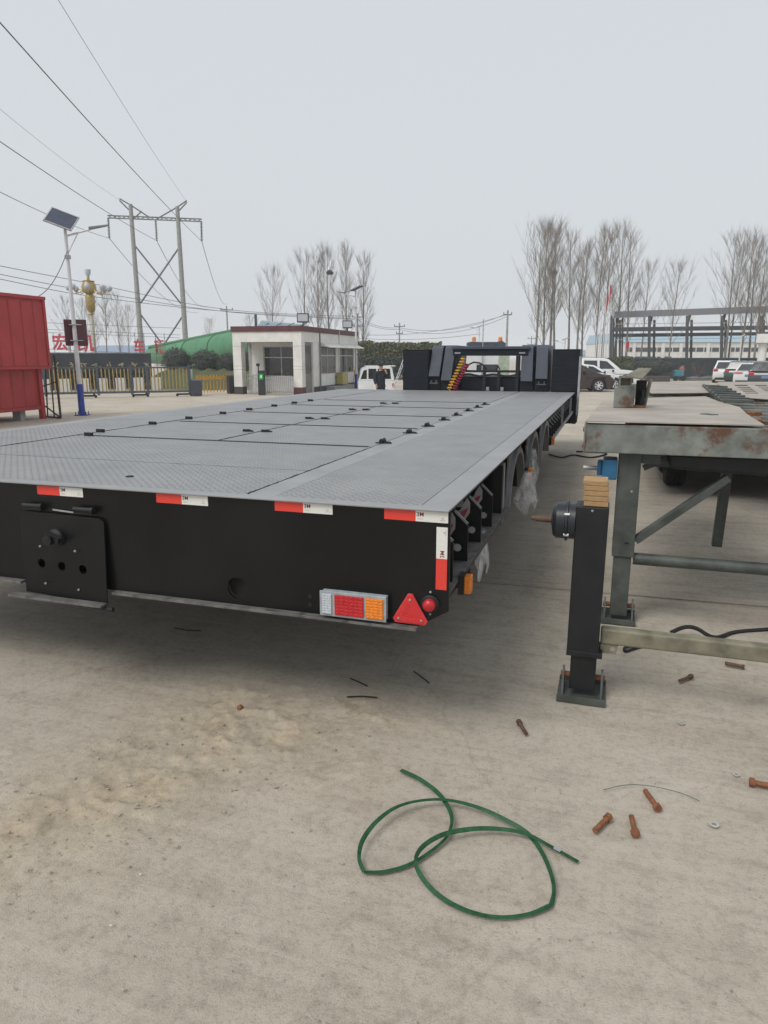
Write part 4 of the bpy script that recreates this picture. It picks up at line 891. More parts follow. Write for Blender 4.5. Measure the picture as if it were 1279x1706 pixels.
# brown people carrier, seen from its side, nose to the right
mp = BASE(972, 39.6); MPV = dict(L=4.9, W=1.85, H=1.85)
def px_at(l, d): return FH * d + RT * l
L_ = 4.9
nose = BASE(1019, 39.8); ang = YAW + R(-2)
ctr = nose - Vector((math.cos(ang), math.sin(ang), 0)) * (L_ / 2)
car('brown_van', 'dark brown people carrier parked beside the black trailer front, nose to the right', ctr, ang, L_, 1.85, 1.80, CARBROWN, (1.60, -1.45), .345,
    [(2.36, .24), (2.44, .45), (2.42, .66), (2.28, .80), (1.55, 1.02), (1.05, 1.10), (-2.38, 1.10), (-2.44, .6)],
    [(1.45, 1.04), (.15, 1.70), (-.4, 1.80), (-2.1, 1.78), (-2.36, 1.10)], 1.10, .78,
    [[(1.05, 1.13), (.30, 1.60), (.12, 1.64), (.12, 1.13)], [(.02, 1.13), (.02, 1.66), (-1.0, 1.66), (-1.0, 1.13)], [(-1.1, 1.13), (-1.1, 1.66), (-1.95, 1.64), (-2.15, 1.13)]],
    front=(1.42, 1.08, .2, 1.67), back=(-2.36, 1.14, -2.14, 1.70), extras=lamps(4.9, 1.85, 1.0, .74) + [(.75, -.98, 1.12, .16, .16, .14, 'wing_mirror', CARBROWN)])
nose = BASE(1044, 42.6); L_ = 4.6; ctr = nose - Vector((math.cos(ang), math.sin(ang), 0)) * (L_ / 2)
car('white_saloon', 'white saloon car parked right behind the brown people carrier', ctr, ang, L_, 1.78, 1.46, CARWHITE, (1.42, -1.30), .33,
    [(2.2, .24), (2.29, .45), (2.26, .62), (2.1, .74), (1.1, .93), (-1.6, .98), (-2.2, .95), (-2.28, .6)],
    [(1.15, .92), (.25, 1.40), (-.3, 1.46), (-.9, 1.42), (-1.75, .98)], .95, .74,
    [[(.75, .98), (.2, 1.32), (-.1, 1.36), (-.1, .98)], [(-.2, .98), (-.2, 1.36), (-.8, 1.34), (-1.3, 1.0)]], front=(1.1, .95, .3, 1.38), back=(-1.7, 1.0, -.95, 1.40), extras=lamps(4.6, 1.78, .8, .68))
nose = BASE(1062, 47); L_ = 5.2; ctr = nose - Vector((math.cos(ang), math.sin(ang), 0)) * (L_ / 2)
pk = car('white_pickup', 'white crew-cab pickup with roof rack parked behind the white saloon', ctr, ang, L_, 1.85, 1.80, CARWHITE, (1.75, -1.5), .37,
    [(2.52, .28), (2.6, .5), (2.56, .85), (2.4, .98), (1.25, 1.08), (-2.56, 1.08), (-2.6, .5)],
    [(1.35, 1.06), (.55, 1.72), (.2, 1.80), (-1.15, 1.80), (-1.25, 1.08)], 1.08, .82,
    [[(.95, 1.12), (.42, 1.60), (-.05, 1.65), (-.05, 1.12)], [(-.2, 1.12), (-.2, 1.65), (-1.05, 1.65), (-1.05, 1.12)]], front=(1.3, 1.10, .6, 1.70), back=None, extras=lamps(5.2, 1.85, .9, .82) +
    [(-.4, y, 1.86, 1.5, .05, .05, 'roof_rack_rail', STEEL) for y in (-.6, .6)] + [(-.4, -.935, .95, .5, .006, .07, 'door_lettering', INKG)])
# parked cars at the far right, seen from behind
def suv(name, label, px_, d, paint, rz, k=1.0):
    L, W, H = 4.5 * k, 1.84 * k, 1.62 * k; q = lambda P: [(x * k, z * k) for x, z in P]
    return car(name, label, BASE(px_, d), YAW + R(90) + rz, L, W, H, paint, (1.35 * k, -1.35 * k), .35 * k,
        q([(2.2, .26), (2.25, .5), (2.2, .8), (2.0, .92), (1.1, 1.02), (-2.1, 1.02), (-2.24, .86), (-2.25, .5)]),
        q([(1.2, 1.0), (.4, 1.52), (-.1, 1.62), (-1.6, 1.58), (-1.9, 1.45), (-2.16, 1.02)]), 1.02 * k, .76,
        [q([(.8, 1.06), (.3, 1.46), (-.1, 1.5), (-.1, 1.06)]), q([(-.2, 1.06), (-.2, 1.5), (-1.1, 1.5), (-1.2, 1.06)]), q([(-1.3, 1.08), (-1.2, 1.48), (-1.6, 1.46), (-1.9, 1.12)])],
        front=(1.15 * k, 1.04 * k, .45 * k, 1.5 * k), back=(-2.15 * k, 1.06 * k, -1.86 * k, 1.50 * k), extras=lamps(L, W, .92 * k, .75, plate=.72 * k), group='cars parked at the far right')
suv('white_suv', 'white estate car seen from behind, leftmost of the row of parked cars', 1212, 54, CARWHITE, R(-24))
suv('green_suv', 'dark green estate car with tall red tail lights between two white cars', 1241, 50.5, CARGREEN, R(-34))
L_ = 4.6
car('white_hatchback', 'low white car with thin red tail lights, second from right in the parked row', BASE(1258, 47.5), YAW + R(90 - 34), 4.4, 1.8, 1.5, CARWHITE, (1.35, -1.3), .33,
    [(2.1, .26), (2.2, .5), (2.1, .72), (1.1, .92), (-1.6, 1.0), (-2.15, .95), (-2.2, .5)], [(1.15, .9), (.25, 1.42), (-.3, 1.5), (-1.2, 1.42), (-2.05, .98)], .96, .74,
    [[(.75, .98), (.2, 1.36), (-.1, 1.4), (-.1, 1.0)], [(-.2, 1.0), (-.2, 1.4), (-1.0, 1.36), (-1.5, 1.02)]], front=(1.1, .95, .3, 1.40), back=(-2.0, 1.0, -1.25, 1.41), extras=lamps(4.4, 1.8, .88, .7, tw=.5, th=.07, plate=.7), group='cars parked at the far right')
suv('dark_suv', 'dark grey car with blue plate at the right edge of the photo', 1282, 43, CARDARK, R(-30), 1.02)
# white truck far beyond the gooseneck
tk = thing('white_truck', 'white truck with dark roof deflector and two amber beacons behind the trailer front', 'truck', BASE(812, 40), YAW)
MB().box(-1.25, 1.25, 0, 1.9, .55, 2.28).build('cab', CARWHITE, tk, w=False, bevel=.10, seg=3)
MB().box(-.6, .6, -.02, .01, 1.12, 1.47).build('rear_window', GLASS, tk, w=False)
MB().box(.62, 1.20, -.03, .012, .9, 2.05).build('pale_panel', mat('pale_green_panel', (.42, .48, .36), .5), tk, w=False)
MB().box(-1.25, 1.25, -5.5, 1.5, .5, .56).build('chassis', BLACK2, tk, w=False)
for x in (-.9, .9): MB().box(x - .05, x + .05, -5.5, 0, .56, .75).build('chassis_rail', BLACK2, tk, w=False)
MB().plate([(-.95, 2.30), (.95, 2.30), (1.0, 2.42), (1.05, 2.62), (.8, 2.78), (.55, 2.70), (-.55, 2.70), (-.75, 2.74), (-1.1, 2.68), (-1.12, 2.5), (-.95, 2.42)], [], lambda a, b, t: (a, t, b), .2, .8).build('roof_deflector', HOOD, tk, w=False, bevel=.05)
for x in (-.72, .76):
    MB().lathe([(0, 0), (.12, 0), (.11, .18), (.07, .22), (0, .23)], 14, None, (x, .5, 2.76)).build('beacon', AMBER, tk, w=False, smooth=40)
for x in (-1.25, 1.35):
    m = MB(); m.bar((x - .25, .4, 2.42), (x + .25, .4, 2.42), .04, .04); m.bar((x - .25, .4, 2.28), (x - .25, .4, 2.42), .04, .04); m.bar((x + .25, .4, 2.28), (x + .25, .4, 2.42), .04, .04); m.build('roof_rail', BLACK2, tk, w=False)
for x in (-1.1, 1.1):
    for y in (1.2, -4.2):
        t_ = place('wheel_tyre', tyre_me, None, tk, (x, y, .475), (0, 0, 0 if x > 0 else math.pi)); place('wheel_rim', rim_me, None, t_)
MB().bar((-.3, -.1, .6), (-.3, -.1, 3.9), .05, .05).build('aerial', STEEL, tk, w=False)
# spare tyre hung below the right locker of the trailer
t_ = place('spare_tyre', tyre_me, None, trailer, inv @ Vector((-.76, 14.95, 1.02))); place('spare_rim', rim_me, None, t_)
# white electric three-wheeler cab
ev = thing('electric_tricycle', 'small white enclosed electric tricycle parked right of the guard booth', 'tricycle', BASE(626, 33), YAW + R(4))
Wd = .62
def evslab(outl, y0, y1, nm, m_, bv=.04, holes=()):
    return MB().plate(outl, holes, lambda a, b, t: (a, t, b), y0, y1).build(nm, m_, ev, w=False, bevel=bv)
body = [(-.84, .22), (.72, .22), (.86, .35), (.84, .75), (.66, .82), (-.84, .82)]
evslab(body, -Wd, Wd, 'body', CARWHITE)
cab_o = [(-.84, .825), (.66, .825), (.80, .86), (.70, 1.40), (.60, 1.47), (-.45, 1.47), (-.68, 1.36)]
winh = [[(-.74, .90), (-.45, .90), (-.45, 1.32), (-.60, 1.28)], [(-.38, .90), (-.02, .90), (-.02, 1.36), (-.38, 1.36)], [(.05, .90), (.66, .90), (.60, 1.36), (.05, 1.36)]]
for s in (-1, 1):
    y = s * (Wd - .02); evslab(cab_o, y - .02, y + .02, 'cab_side', CARWHITE, .0, winh)
    for wo in winh: evslab(wo, y - .004, y + .004, 'side_window', GLASS, .0)
MB().box(-.5, .64, -Wd, Wd, 1.445, 1.49).build('roof', CARWHITE, ev, w=False, bevel=.02)
MB().box(.60, .86, -Wd + .02, Wd - .02, 1.46, 1.50).build('sun_visor', CARWHITE, ev, w=False, bevel=.01)
MB().box(-.83, -.80, -Wd + .04, Wd - .04, .82, 1.30).build('rear_screen', GLASS, ev, w=False)
MB().hexa([(.80, -Wd + .05, .84), (.82, -Wd + .05, .84), (.82, Wd - .05, .84), (.80, Wd - .05, .84), (.68, -Wd + .05, 1.42), (.70, -Wd + .05, 1.42), (.70, Wd - .05, 1.42), (.68, Wd - .05, 1.42)]).build('windscreen', GLASS, ev, w=False)
MB().cbox((.76, -Wd - .005, .62), (.10, .03, .18)).build('tail_light', LRED, ev, w=False, bevel=.01)
t1, r1, r2 = car_wheel(.24, .14)
for x, y in ((-.55, -Wd + .08), (-.55, Wd - .08), (.60, 0)):
    q_ = MB(); q_.v, q_.f = list(t1.v), list(t1.f); q_ = q_.build('wheel', RUBBER, ev, w=False, smooth=35); q_.location = (x, y, .24)
    q2_ = MB(); q2_.v, q2_.f = list(r2.v), list(r2.f); q2_.build('rim', RIMS, q_, w=False)

# ================================================================== the guard
gd = thing('person', 'person in long dark navy coat and cap, hand raised to the face, beside the tricycle', 'person', BASE(634, 27.0), YAW + R(20))
def skin_mesh(name, pts, edges, m_, parent, sub=2):
    me = bpy.data.meshes.new(name); me.from_pydata([p[:3] for p in pts], edges, []); o = place(name, me, m_, parent)
    sk = o.modifiers.new('skin', 'SKIN'); sk.use_smooth_shade = True
    me.skin_vertices.new(name='skin') if not me.skin_vertices else None
    for i, p in enumerate(pts): r = p[3]; me.skin_vertices[0].data[i].radius = (r, r) if not isinstance(r, tuple) else r
    me.skin_vertices[0].data[0].use_root = True
    s = o.modifiers.new('sub', 'SUBSURF'); s.levels = sub; s.render_levels = sub; return o
SKINM = mat('skin', (.46, .27, .19), .6)
bp_ = [(0, 0, .84, .13), (0, 0, 1.05, .13), (0, 0, 1.27, .14), (0, 0, 1.37, .06), (0, -.015, 1.43, .055), (0, -.025, 1.50, .088), (0, -.015, 1.56, .085), (0, -.005, 1.61, .05),
       (-.17, 0, 1.30, .065), (-.24, -.02, 1.06, .05), (-.22, -.12, .86, .035), (-.215, -.15, .79, .03),
       (.17, 0, 1.30, .065), (.27, -.08, 1.10, .05), (.14, -.24, 1.32, .036), (.09, -.20, 1.42, .032),
       (-.09, 0, .80, .09), (-.10, 0, .45, .065), (-.10, .01, .09, .045), (-.10, -.13, .045, .04),
       (.09, 0, .80, .09), (.11, 0, .45, .065), (.12, .01, .09, .045), (.13, -.13, .045, .04)]
ed = [(0, 1), (1, 2), (2, 3), (3, 4), (4, 5), (5, 6), (6, 7), (2, 8), (8, 9), (9, 10), (10, 11), (2, 12), (12, 13), (13, 14), (14, 15), (0, 16), (16, 17), (17, 18), (18, 19), (0, 20), (20, 21), (21, 22), (22, 23)]
body_o = skin_mesh('body', bp_, ed, SKINM, gd)
COAT = mat('navy_coat_cloth', (.010, .014, .026), .85, scale=12, var=.25, bump=.3, bscale=40)
cp = [(0, 0, .62, (.20, .145)), (0, 0, .85, (.19, .14)), (0, 0, 1.08, (.185, .14)), (0, 0, 1.27, (.17, .14)), (0, 0, 1.375, (.085, .085)), (-.19, 0, 1.30, .085), (-.255, -.02, 1.06, .07), (-.235, -.12, .87, .055), (.19, 0, 1.30, .085), (.285, -.085, 1.10, .07), (.17, -.22, 1.29, .055)]
skin_mesh('coat', cp, [(0, 1), (1, 2), (2, 3), (3, 4), (3, 5), (5, 6), (6, 7), (3, 8), (8, 9), (9, 10)], COAT, gd)
tp_ = [(0, 0, .80, .12), (-.09, 0, .76, .10), (-.10, 0, .45, .08), (-.10, .01, .10, .065), (.09, 0, .76, .10), (.11, 0, .45, .08), (.12, .01, .10, .065)]
skin_mesh('trousers', tp_, [(0, 1), (1, 2), (2, 3), (0, 4), (4, 5), (5, 6)], COAT, gd)
for x in (-.10, .125): MB().cbox((x, -.06, .045), (.10, .27, .085)).build('shoe', BLACK2, gd, w=False, bevel=.03, seg=3)
cpm = MB().lathe([(.098, 1.555), (.104, 1.585), (.10, 1.625), (.07, 1.655), (0, 1.665)], 18, None, (0, -.01, 0)); cpm.plate([(.09 * math.cos(R(a)), -.02 - .17 * math.sin(R(a))) for a in range(0, 181, 20)], [], lambda a, b, t: (a, b, t), 1.555, 1.568)
cpm.build('cap', COAT, gd, w=False, smooth=50)
for sgn, (hx_, hy_, hz_), dz in ((-1, (-.215, -.15, .80), -1), (1, (.09, -.20, 1.42), .6)):
    for f in range(5):
        a = (f - 2) * .018; ln = (.055, .075, .082, .076, .06)[f] * .9
        d = Vector((a * 2, -.25, dz)).normalized(); p0 = Vector((hx_ + a, hy_, hz_)); MB().path([p0, p0 + d * ln * .6, p0 + d * ln + Vector((0, .012, 0))], [.010, .009, .007], 6).build('finger', SKINM, body_o, w=False)
MB().cbox((0, -.118, 1.49), (.022, .03, .03)).build('nose', SKINM, body_o, w=False, bevel=.006)

# ================================================================== left side: kiosk, rack, lamp, gate
kc = DD(83, 612, 22.0); KX, KY1 = kc.x, kc.y
KL = 5.0
kiosk = thing('red_kiosk', 'red corrugated sheet-metal kiosk with overhanging upper half at left edge', 'kiosk', (KX - 1.2, KY1 - 2.5, 0))
MB().box(KX - 2.4, KX - .03, KY1 - KL, KY1 - .03, 1.56, 3.56).build('upper_cabinet', REDP, kiosk)
npan = 11
for i in range(npan):
    y0 = KY1 - KL + KL * i / npan; y1 = y0 + KL / npan
    MB().plate([(y0 + .01, KX - .029), (y1 - .01, KX - .029), (y1 - .04, KX + .0), (y0 + .04, KX + .0)], [], lambda a, b, t: (b, a, t), 1.62, 3.48).build('wall_panel', REDP, kiosk)
MB().box(KX - 2.5, KX + .05, KY1 - KL - .05, KY1 + .05, 3.561, 3.66).build('roof_trim', REDP, kiosk, bevel=.01)
MB().box(KX - 2.4, KX + .02, KY1 - KL, KY1 + .02, 1.53, 1.61).build('sill_trim', REDP, kiosk, bevel=.008)
MB().box(KX - .05, KX + .03, KY1 - .06, KY1 + .03, 1.611, 3.56).build('corner_trim', REDP, kiosk)
MB().box(KX - 2.3, KX - .35, KY1 - KL, KY1 - .2, .32, 1.53).build('lower_cabinet', REDP, kiosk)
for i in range(10):
    y0 = KY1 - KL + (KL - .3) * i / 10; y1 = y0 + (KL - .3) / 10
    MB().plate([(y0 + .01, KX - .349), (y1 - .01, KX - .349), (y1 - .05, KX - .32), (y0 + .05, KX - .32)], [], lambda a, b, t: (b, a, t), .42, 1.52).build('wall_panel', REDP, kiosk)
MB().box(KX - 2.3, KX - .30, KY1 - KL, KY1 - .05, .30, .40).build('base_rail', REDP, kiosk)
for y in (KY1 - KL + .05, KY1 - .20): MB().box(KX - .42, KX - .28, y, y + .14, 0, 1.53).build('corner_post', REDP, kiosk)
for y in (KY1 - .8, KY1 - 2.4): MB().cbox((KX - .6, y, .15), (.3, .2, .30)).build('support_block', CONC, kiosk)
rk = thing('steel_rack', 'rusty dark steel lattice frame leaning beside the red kiosk', 'steel frame', BASE(85, 22.3))
rr = [DD(67, 612, 22.4), DD(90, 592, 22.3), DD(101, 697, 22.0), DD(68, 695, 22.3)]
RK = mat('dark_rusty_steel', (.045, .028, .024), .7, rust=(.12, .05, .03), rust_amt=.3, scale=9)
for r_ in rr[2:]: r_.z = max(r_.z, .03)
rr[2].z = .03; rr[3].z = .05
for a, b in ((1, 2), (2, 3), (3, 0)): MB().bar(rr[a], rr[b], .05, .05).build('frame_bar', RK, rk)
for t in (.35, .68): MB().bar(rr[0].lerp(rr[1], t) + Vector((0, 0, .0)), rr[3].lerp(rr[2], t), .03, .03).build('upright_bar', RK, rk)
MB().bar(rr[0].lerp(rr[3], .4), rr[1].lerp(rr[2], .42), .03, .03).build('cross_bar', RK, rk)
MB().bar(rr[0].lerp(rr[3], .72), rr[2], .035, .035).build('diagonal_bar', RK, rk)

PANELM = mat('solar_cells', (.035, .045, .085), .2, scale=4, coat=.6)
def solar_lamp(loc, rz, Hh, label, armdir=1, blue=1.05, tilt=48):
    t = thing('solar_street_lamp', label, 'street lamp', loc, rz, 'solar street lamps in the yard')
    MB().tube((0, 0, blue), (0, 0, Hh), .075, .045, 16).build('pole', POLEW, t, w=False, smooth=40)
    b = MB().tube((0, 0, 0), (0, 0, blue), .105, .095, 18).build('blue_base', POLEB, t, w=False, smooth=40)
    MB().box(-.2, .2, -.2, .2, .004, .03).build('base_plate', POLEB, b, w=False)
    for x in (-.16, .16):
        for y in (-.16, .16): MB().tube((x, y, .03), (x, y, .13), .014, n=6).build('anchor_bolt', BLACK2, b, w=False)
    Mp = Matrix.Rotation(R(20) * armdir, 3, 'Y') @ Matrix.Rotation(R(tilt), 3, 'X')
    p = MB().cbox((-.08 * armdir, 0, Hh + .12), (.82, .62, .035), Mp).build('solar_panel', PANELM, t, w=False)
    f = MB()
    for sx in (-1, 1): f.cbox(Vector((-.08 * armdir, 0, Hh + .12)) + Mp @ Vector((sx * .41, 0, 0)), (.03, .66, .05), Mp)
    for sy in (-1, 1): f.cbox(Vector((-.08 * armdir, 0, Hh + .12)) + Mp @ Vector((0, sy * .32, 0)), (.85, .03, .05), Mp)
    for k in (-.2, 0, .2): f.cbox(Vector((-.08 * armdir, 0, Hh + .12)) + Mp @ Vector((k, 0, -.019)), (.008, .6, .006), Mp)
    f.build('panel_frame', STEEL, p, w=False)
    a = MB(); a.path([(0, 0, Hh - .38), (armdir * .55, 0, Hh - .22), (armdir * .85, 0, Hh - .13)], [.03, .028, .028], 10); a.path([(0, 0, Hh - .95), (armdir * .10, 0, Hh - .75), (armdir * .38, 0, Hh - .27)], .016, 8); a.build('lamp_arm', POLEW, t, w=False, smooth=40)
    h = MB().hexa([(armdir * .72, -.09, Hh - .17), (armdir * 1.32, -.07, Hh - .04), (armdir * 1.32, .07, Hh - .04), (armdir * .72, .09, Hh - .17), (armdir * .72, -.07, Hh - .09), (armdir * 1.30, -.05, Hh - .005), (armdir * 1.30, .05, Hh - .005), (armdir * .72, .07, Hh - .09)]).build('lamp_head', mat('lamp_head_grey', (.10, .11, .115), .4), t, w=False, bevel=.01)
    MB().lathe([(.10, Hh - 1.05), (.10, Hh - .95)], 12).build('pole_clamp', STEEL, t, w=False)
    return t
pb = G(137, 692); topz = DD(112, 372, pb.dot(FH)).z
s1 = solar_lamp(pb, YAW + R(8), topz, 'white solar street lamp with blue base in front of the left gate', 1, 1.02)
z0, z1 = DD(125, 576, pb.dot(FH)).z, DD(125, 532, pb.dot(FH)).z
SIGNM = mat('maroon_board', (.085, .014, .028), .5)
for sx, dy in ((-1, .05), (1, .0)):
    bd = MB().hexa([(sx * .02 - .16 + sx * .14, -.03 + dy, z0), (sx * .02 + .16 + sx * .14, .22 + dy, z0), (sx * .02 + .16 + sx * .14, .25 + dy, z0), (sx * .02 - .16 + sx * .14, .0 + dy, z0), (sx * .02 - .16 + sx * .14, -.03 + dy, z1), (sx * .02 + .16 + sx * .14, .22 + dy, z1), (sx * .02 + .16 + sx * .14, .25 + dy, z1), (sx * .02 - .16 + sx * .14, .0 + dy, z1)]).build('sign_board', SIGNM, s1, w=False)
for z in (z0 + .15, z1 - .18): MB().box(-.13, .22, -.10, .10, z, z + .03).build('sign_clamp', STEEL, s1, w=False)
solar_lamp(BASE(593, 43.5), YAW + R(180 - 30), 5.75, 'second solar street lamp standing at the right end of the guard booth', 1, .85, -6)
sl3 = solar_lamp(BASE(797, 92), YAW + R(10), 5.6, 'distant solar street lamp seen above the white truck', -1, .6, -5)
sl4 = solar_lamp(BASE(940, 75), YAW + R(160), 3.6, 'distant solar lamp seen beside the right locker', 1, .6, -8)

# cable from kiosk to lamp
def cable(name, pts, r, label, m_=WIRE, grp='overhead wires'):
    o = MB().path(pts, r, 5).build(name, m_, None, smooth=70); return tag(o, label, 'wire', grp)
def sagline(a, b, sag, n=16): return [a.lerp(b, i / n) + Vector((0, 0, -4 * sag * (i / n) * (1 - i / n))) for i in range(n + 1)]
cable('lamp_cable', sagline(DD(112, 418, 23.2), DD(48, 498, 21.5), .35), .012, 'slack cable from the solar lamp pole down to the kiosk roof')

# gate: dark frame with gold bars
g0, g1 = G(318, 660), G(95, 664.5); gdir = (g1 - g0).normalized(); glen = (g1 - g0).length
gate = thing('sliding_gate', 'dark grey sliding gate with rows of dull gold bars on the left', 'gate', (g0.x, g0.y, 0), math.atan2(gdir.y, gdir.x))
GH = 1.42; tot = glen + 4.5
for z in (.20, GH - .07, ): MB().box(0, tot, -.04, .04, z, z + .07).build('gate_rail', GATEGREY, gate, w=False, bevel=.008)
MB().box(0, tot, -.02, .02, .271, .30).build('gate_rail', GATEGREY, gate, w=False)
def gpos(x): # photo x -> distance along the gate
    d = ray(x, 640); k = (g0.x * 0); n = Vector((-gdir.y, gdir.x, 0)); s = (g0 - CAM).dot(n) / d.dot(n); return (CAM + d * s - g0).dot(gdir)
posts = [gpos(x) for x in (316, 246, 219, 163, 132, 75)] + [tot - .2]
for x in posts: MB().box(x - .06, x + .06, -.06, .06, .12, GH + .05).build('gate_post', GATEGREY, gate, w=False, bevel=.008)
bar_me = None; x = .14
while x < tot:
    if min(abs(x - q) for q in posts) > .11:
        if bar_me is None:
            o = MB().tube((0, 0, .30), (0, 0, GH - .075), .029, n=8).build('gold_bar', GOLD, gate, w=False, smooth=40); bar_me = o.data; o.location = (x, 0, 0)
        else: place('gold_bar', bar_me, None, gate, (x, 0, 0))
    x += .168
for x in (gpos(233), gpos(145), .3):
    m = MB(); m.box(x - .35, x + .35, -.22, -.14, .06, .14); m.box(x - .3, x - .22, -.2, .03, .10, .2)
    for dx in (-.33, .33): m.tube((x + dx, -.22, .065), (x + dx, -.14, .065), .062, n=12)
    m.build('gate_caster', BLACK2, gate, w=False)
gm = MB().box(-.52, -.02, -.30, .25, .03, .78).build('gate_motor', mat('motor_slate', (.045, .052, .075), .5), gate, w=False, bevel=.05, seg=3)
MB().box(-.14, -.01, -.30, -.1, .82, 1.28).build('notice_board', POLEW, gate, w=False)
MB().box(-.12, -.03, -.305, -.301, 1.05, 1.2).build('notice_print', INKG, gate, w=False)
MB().tube((-.5, -.25, .05), (-.5, -.2, .05), .05, n=10).build('motor_wheel', BLACK2, gate, w=False)

# yellow boom barrier right of the gate
yb0, yb1 = BASE(388, 37.2), BASE(333, 36.2)
ydir = (yb1 - yb0).normalized(); YELLOW = mat('yellow_barrier_paint', (.62, .32, .02), .5, scale=6)
bar = thing('boom_barrier', 'yellow slatted boom barrier with dark cabinet left of the guard booth', 'barrier', yb0, math.atan2(ydir.y, ydir.x)); bl = (yb1 - yb0).length
MB().box(-.10, .36, -.18, .18, 0, .95).build('barrier_cabinet', mat('cabinet_black', (.025, .027, .03), .5), bar, w=False, bevel=.02)
for z in (.78, .86): MB().box(.1, bl + .2, -.20, -.17, z - .03, z + .03).build('boom_rail', YELLOW, bar, w=False)
MB().box(.1, bl + .2, -.20, -.17, .18, .22).build('boom_rail', YELLOW, bar, w=False)
n = 11
for i in range(n): x = .15 + (bl) * i / (n - 1); MB().box(x - .02, x + .02, -.225, -.201, .08, .98).build('hanging_slat', YELLOW, bar, w=False)
for i in range(6): x = .5 + bl * i / 6.5; MB().box(x - .12, x + .12, -.235, -.226, .80, .86).build('boom_sticker', mat('orange_sticker', (.7, .15, .02), .5), bar, w=False)
# green display post by the booth
dp = thing('access_terminal', 'dark access terminal post with lit green display beside the booth railing', 'terminal', BASE(434, 35.6), YAW)
MB().box(-.17, .17, -.1, .1, 0, 1.22).build('cabinet', mat('terminal_black', (.02, .025, .025), .4), dp, w=False, bevel=.02)
MB().box(-.11, .11, -.108, -.101, .78, 1.06).build('display', mat('green_display', (.02, .25, .06), .4, emit=((.05, .9, .2), .05)), dp, w=False)
MB().box(-.03, .03, -.112, -.109, .86, .99).build('display_sign', mat('display_white', (.5, .8, .5), .4, emit=((.2, 1, .3), .35)), dp, w=False)
MB().tube((-.14, .0, 1.22), (-.14, 0, 1.55), .03, n=8).build('camera_mast', BLACK2, dp, w=False); MB().cbox((-.14, -.06, 1.5), (.14, .26, .14)).build('camera_housing', BLACK2, dp, w=False, bevel=.02)
# railings
def railing(p, q, label, h=.92, n=14):
    p, q = Vector(p), Vector(q); d = (q - p); t = thing('steel_railing', label, 'railing', p, math.atan2(d.y, d.x), 'steel railings at the guard booth'); L = d.length
    for z in (.1, h - .17, h): MB().box(0, L, -.02, .02, z - .02, z + .02).build('rail', STEEL, t, w=False)
    for i in range(n + 1): x = L * i / n; MB().box(x - .014, x + .014, -.012, .012, .0 if i in (0, n) else .1, h).build('baluster', STEEL, t, w=False)
    return t
railing(BASE(440, 35.9), BASE(486, 35.6), 'grey steel railing between the green display and the booth pillar', .92)
railing(BASE(411, 36.6), BASE(428, 36.4), 'short steel railing between the left booth pillar and the green display', .98, 7)

# ================================================================== guard booth (front corner at the middle pillar)
bo = FH * 35.7 + RT * (-4.1)
booth = thing('guard_booth', 'white flat-roofed guard booth with maroon parapet and pillared porch', 'building', (bo.x, bo.y, 0), YAW - R(14.8))
BW, BD, BH = 3.75, 9.6, 3.12
def bx_(name, x0, x1, y0, y1, z0, z1, m_, par=None, bv=0.0):
    return MB().box(x0, x1, y0, y1, z0, z1).build(name, m_, par or booth, w=False, bevel=bv)
roof = bx_('roof_slab', -BW, 0, 0, BD, BH - .50, BH, WHITEPAINT)
bx_('parapet', -BW - .05, .05, -.05, BD + .05, BH + .001, BH + .27, MAROON, roof)
PLINTH = mat('dark_plinth', (.06, .05, .05), .8)
for x0 in (-BW, -.46):
    p = bx_('pillar', x0, x0 + .46, 0, .46, .38, BH - .501, WHITEPAINT)
    bx_('pillar_base', x0 - .012, x0 + .472, -.012, .472, 0, .379, MAROON if x0 > -1 else PLINTH, p)
    for z in (1.25, 1.42, 2.4): bx_('pillar_groove', x0 - .003, x0 + .463, -.003, .463, z, z + .012, mat('groove_grey', (.30, .29, .28), .9), p)
bx_('wall_back', -BW + .05, -BW + .25, 1.7, BD - .05, 0, BH - .501, WHITEPAINT)
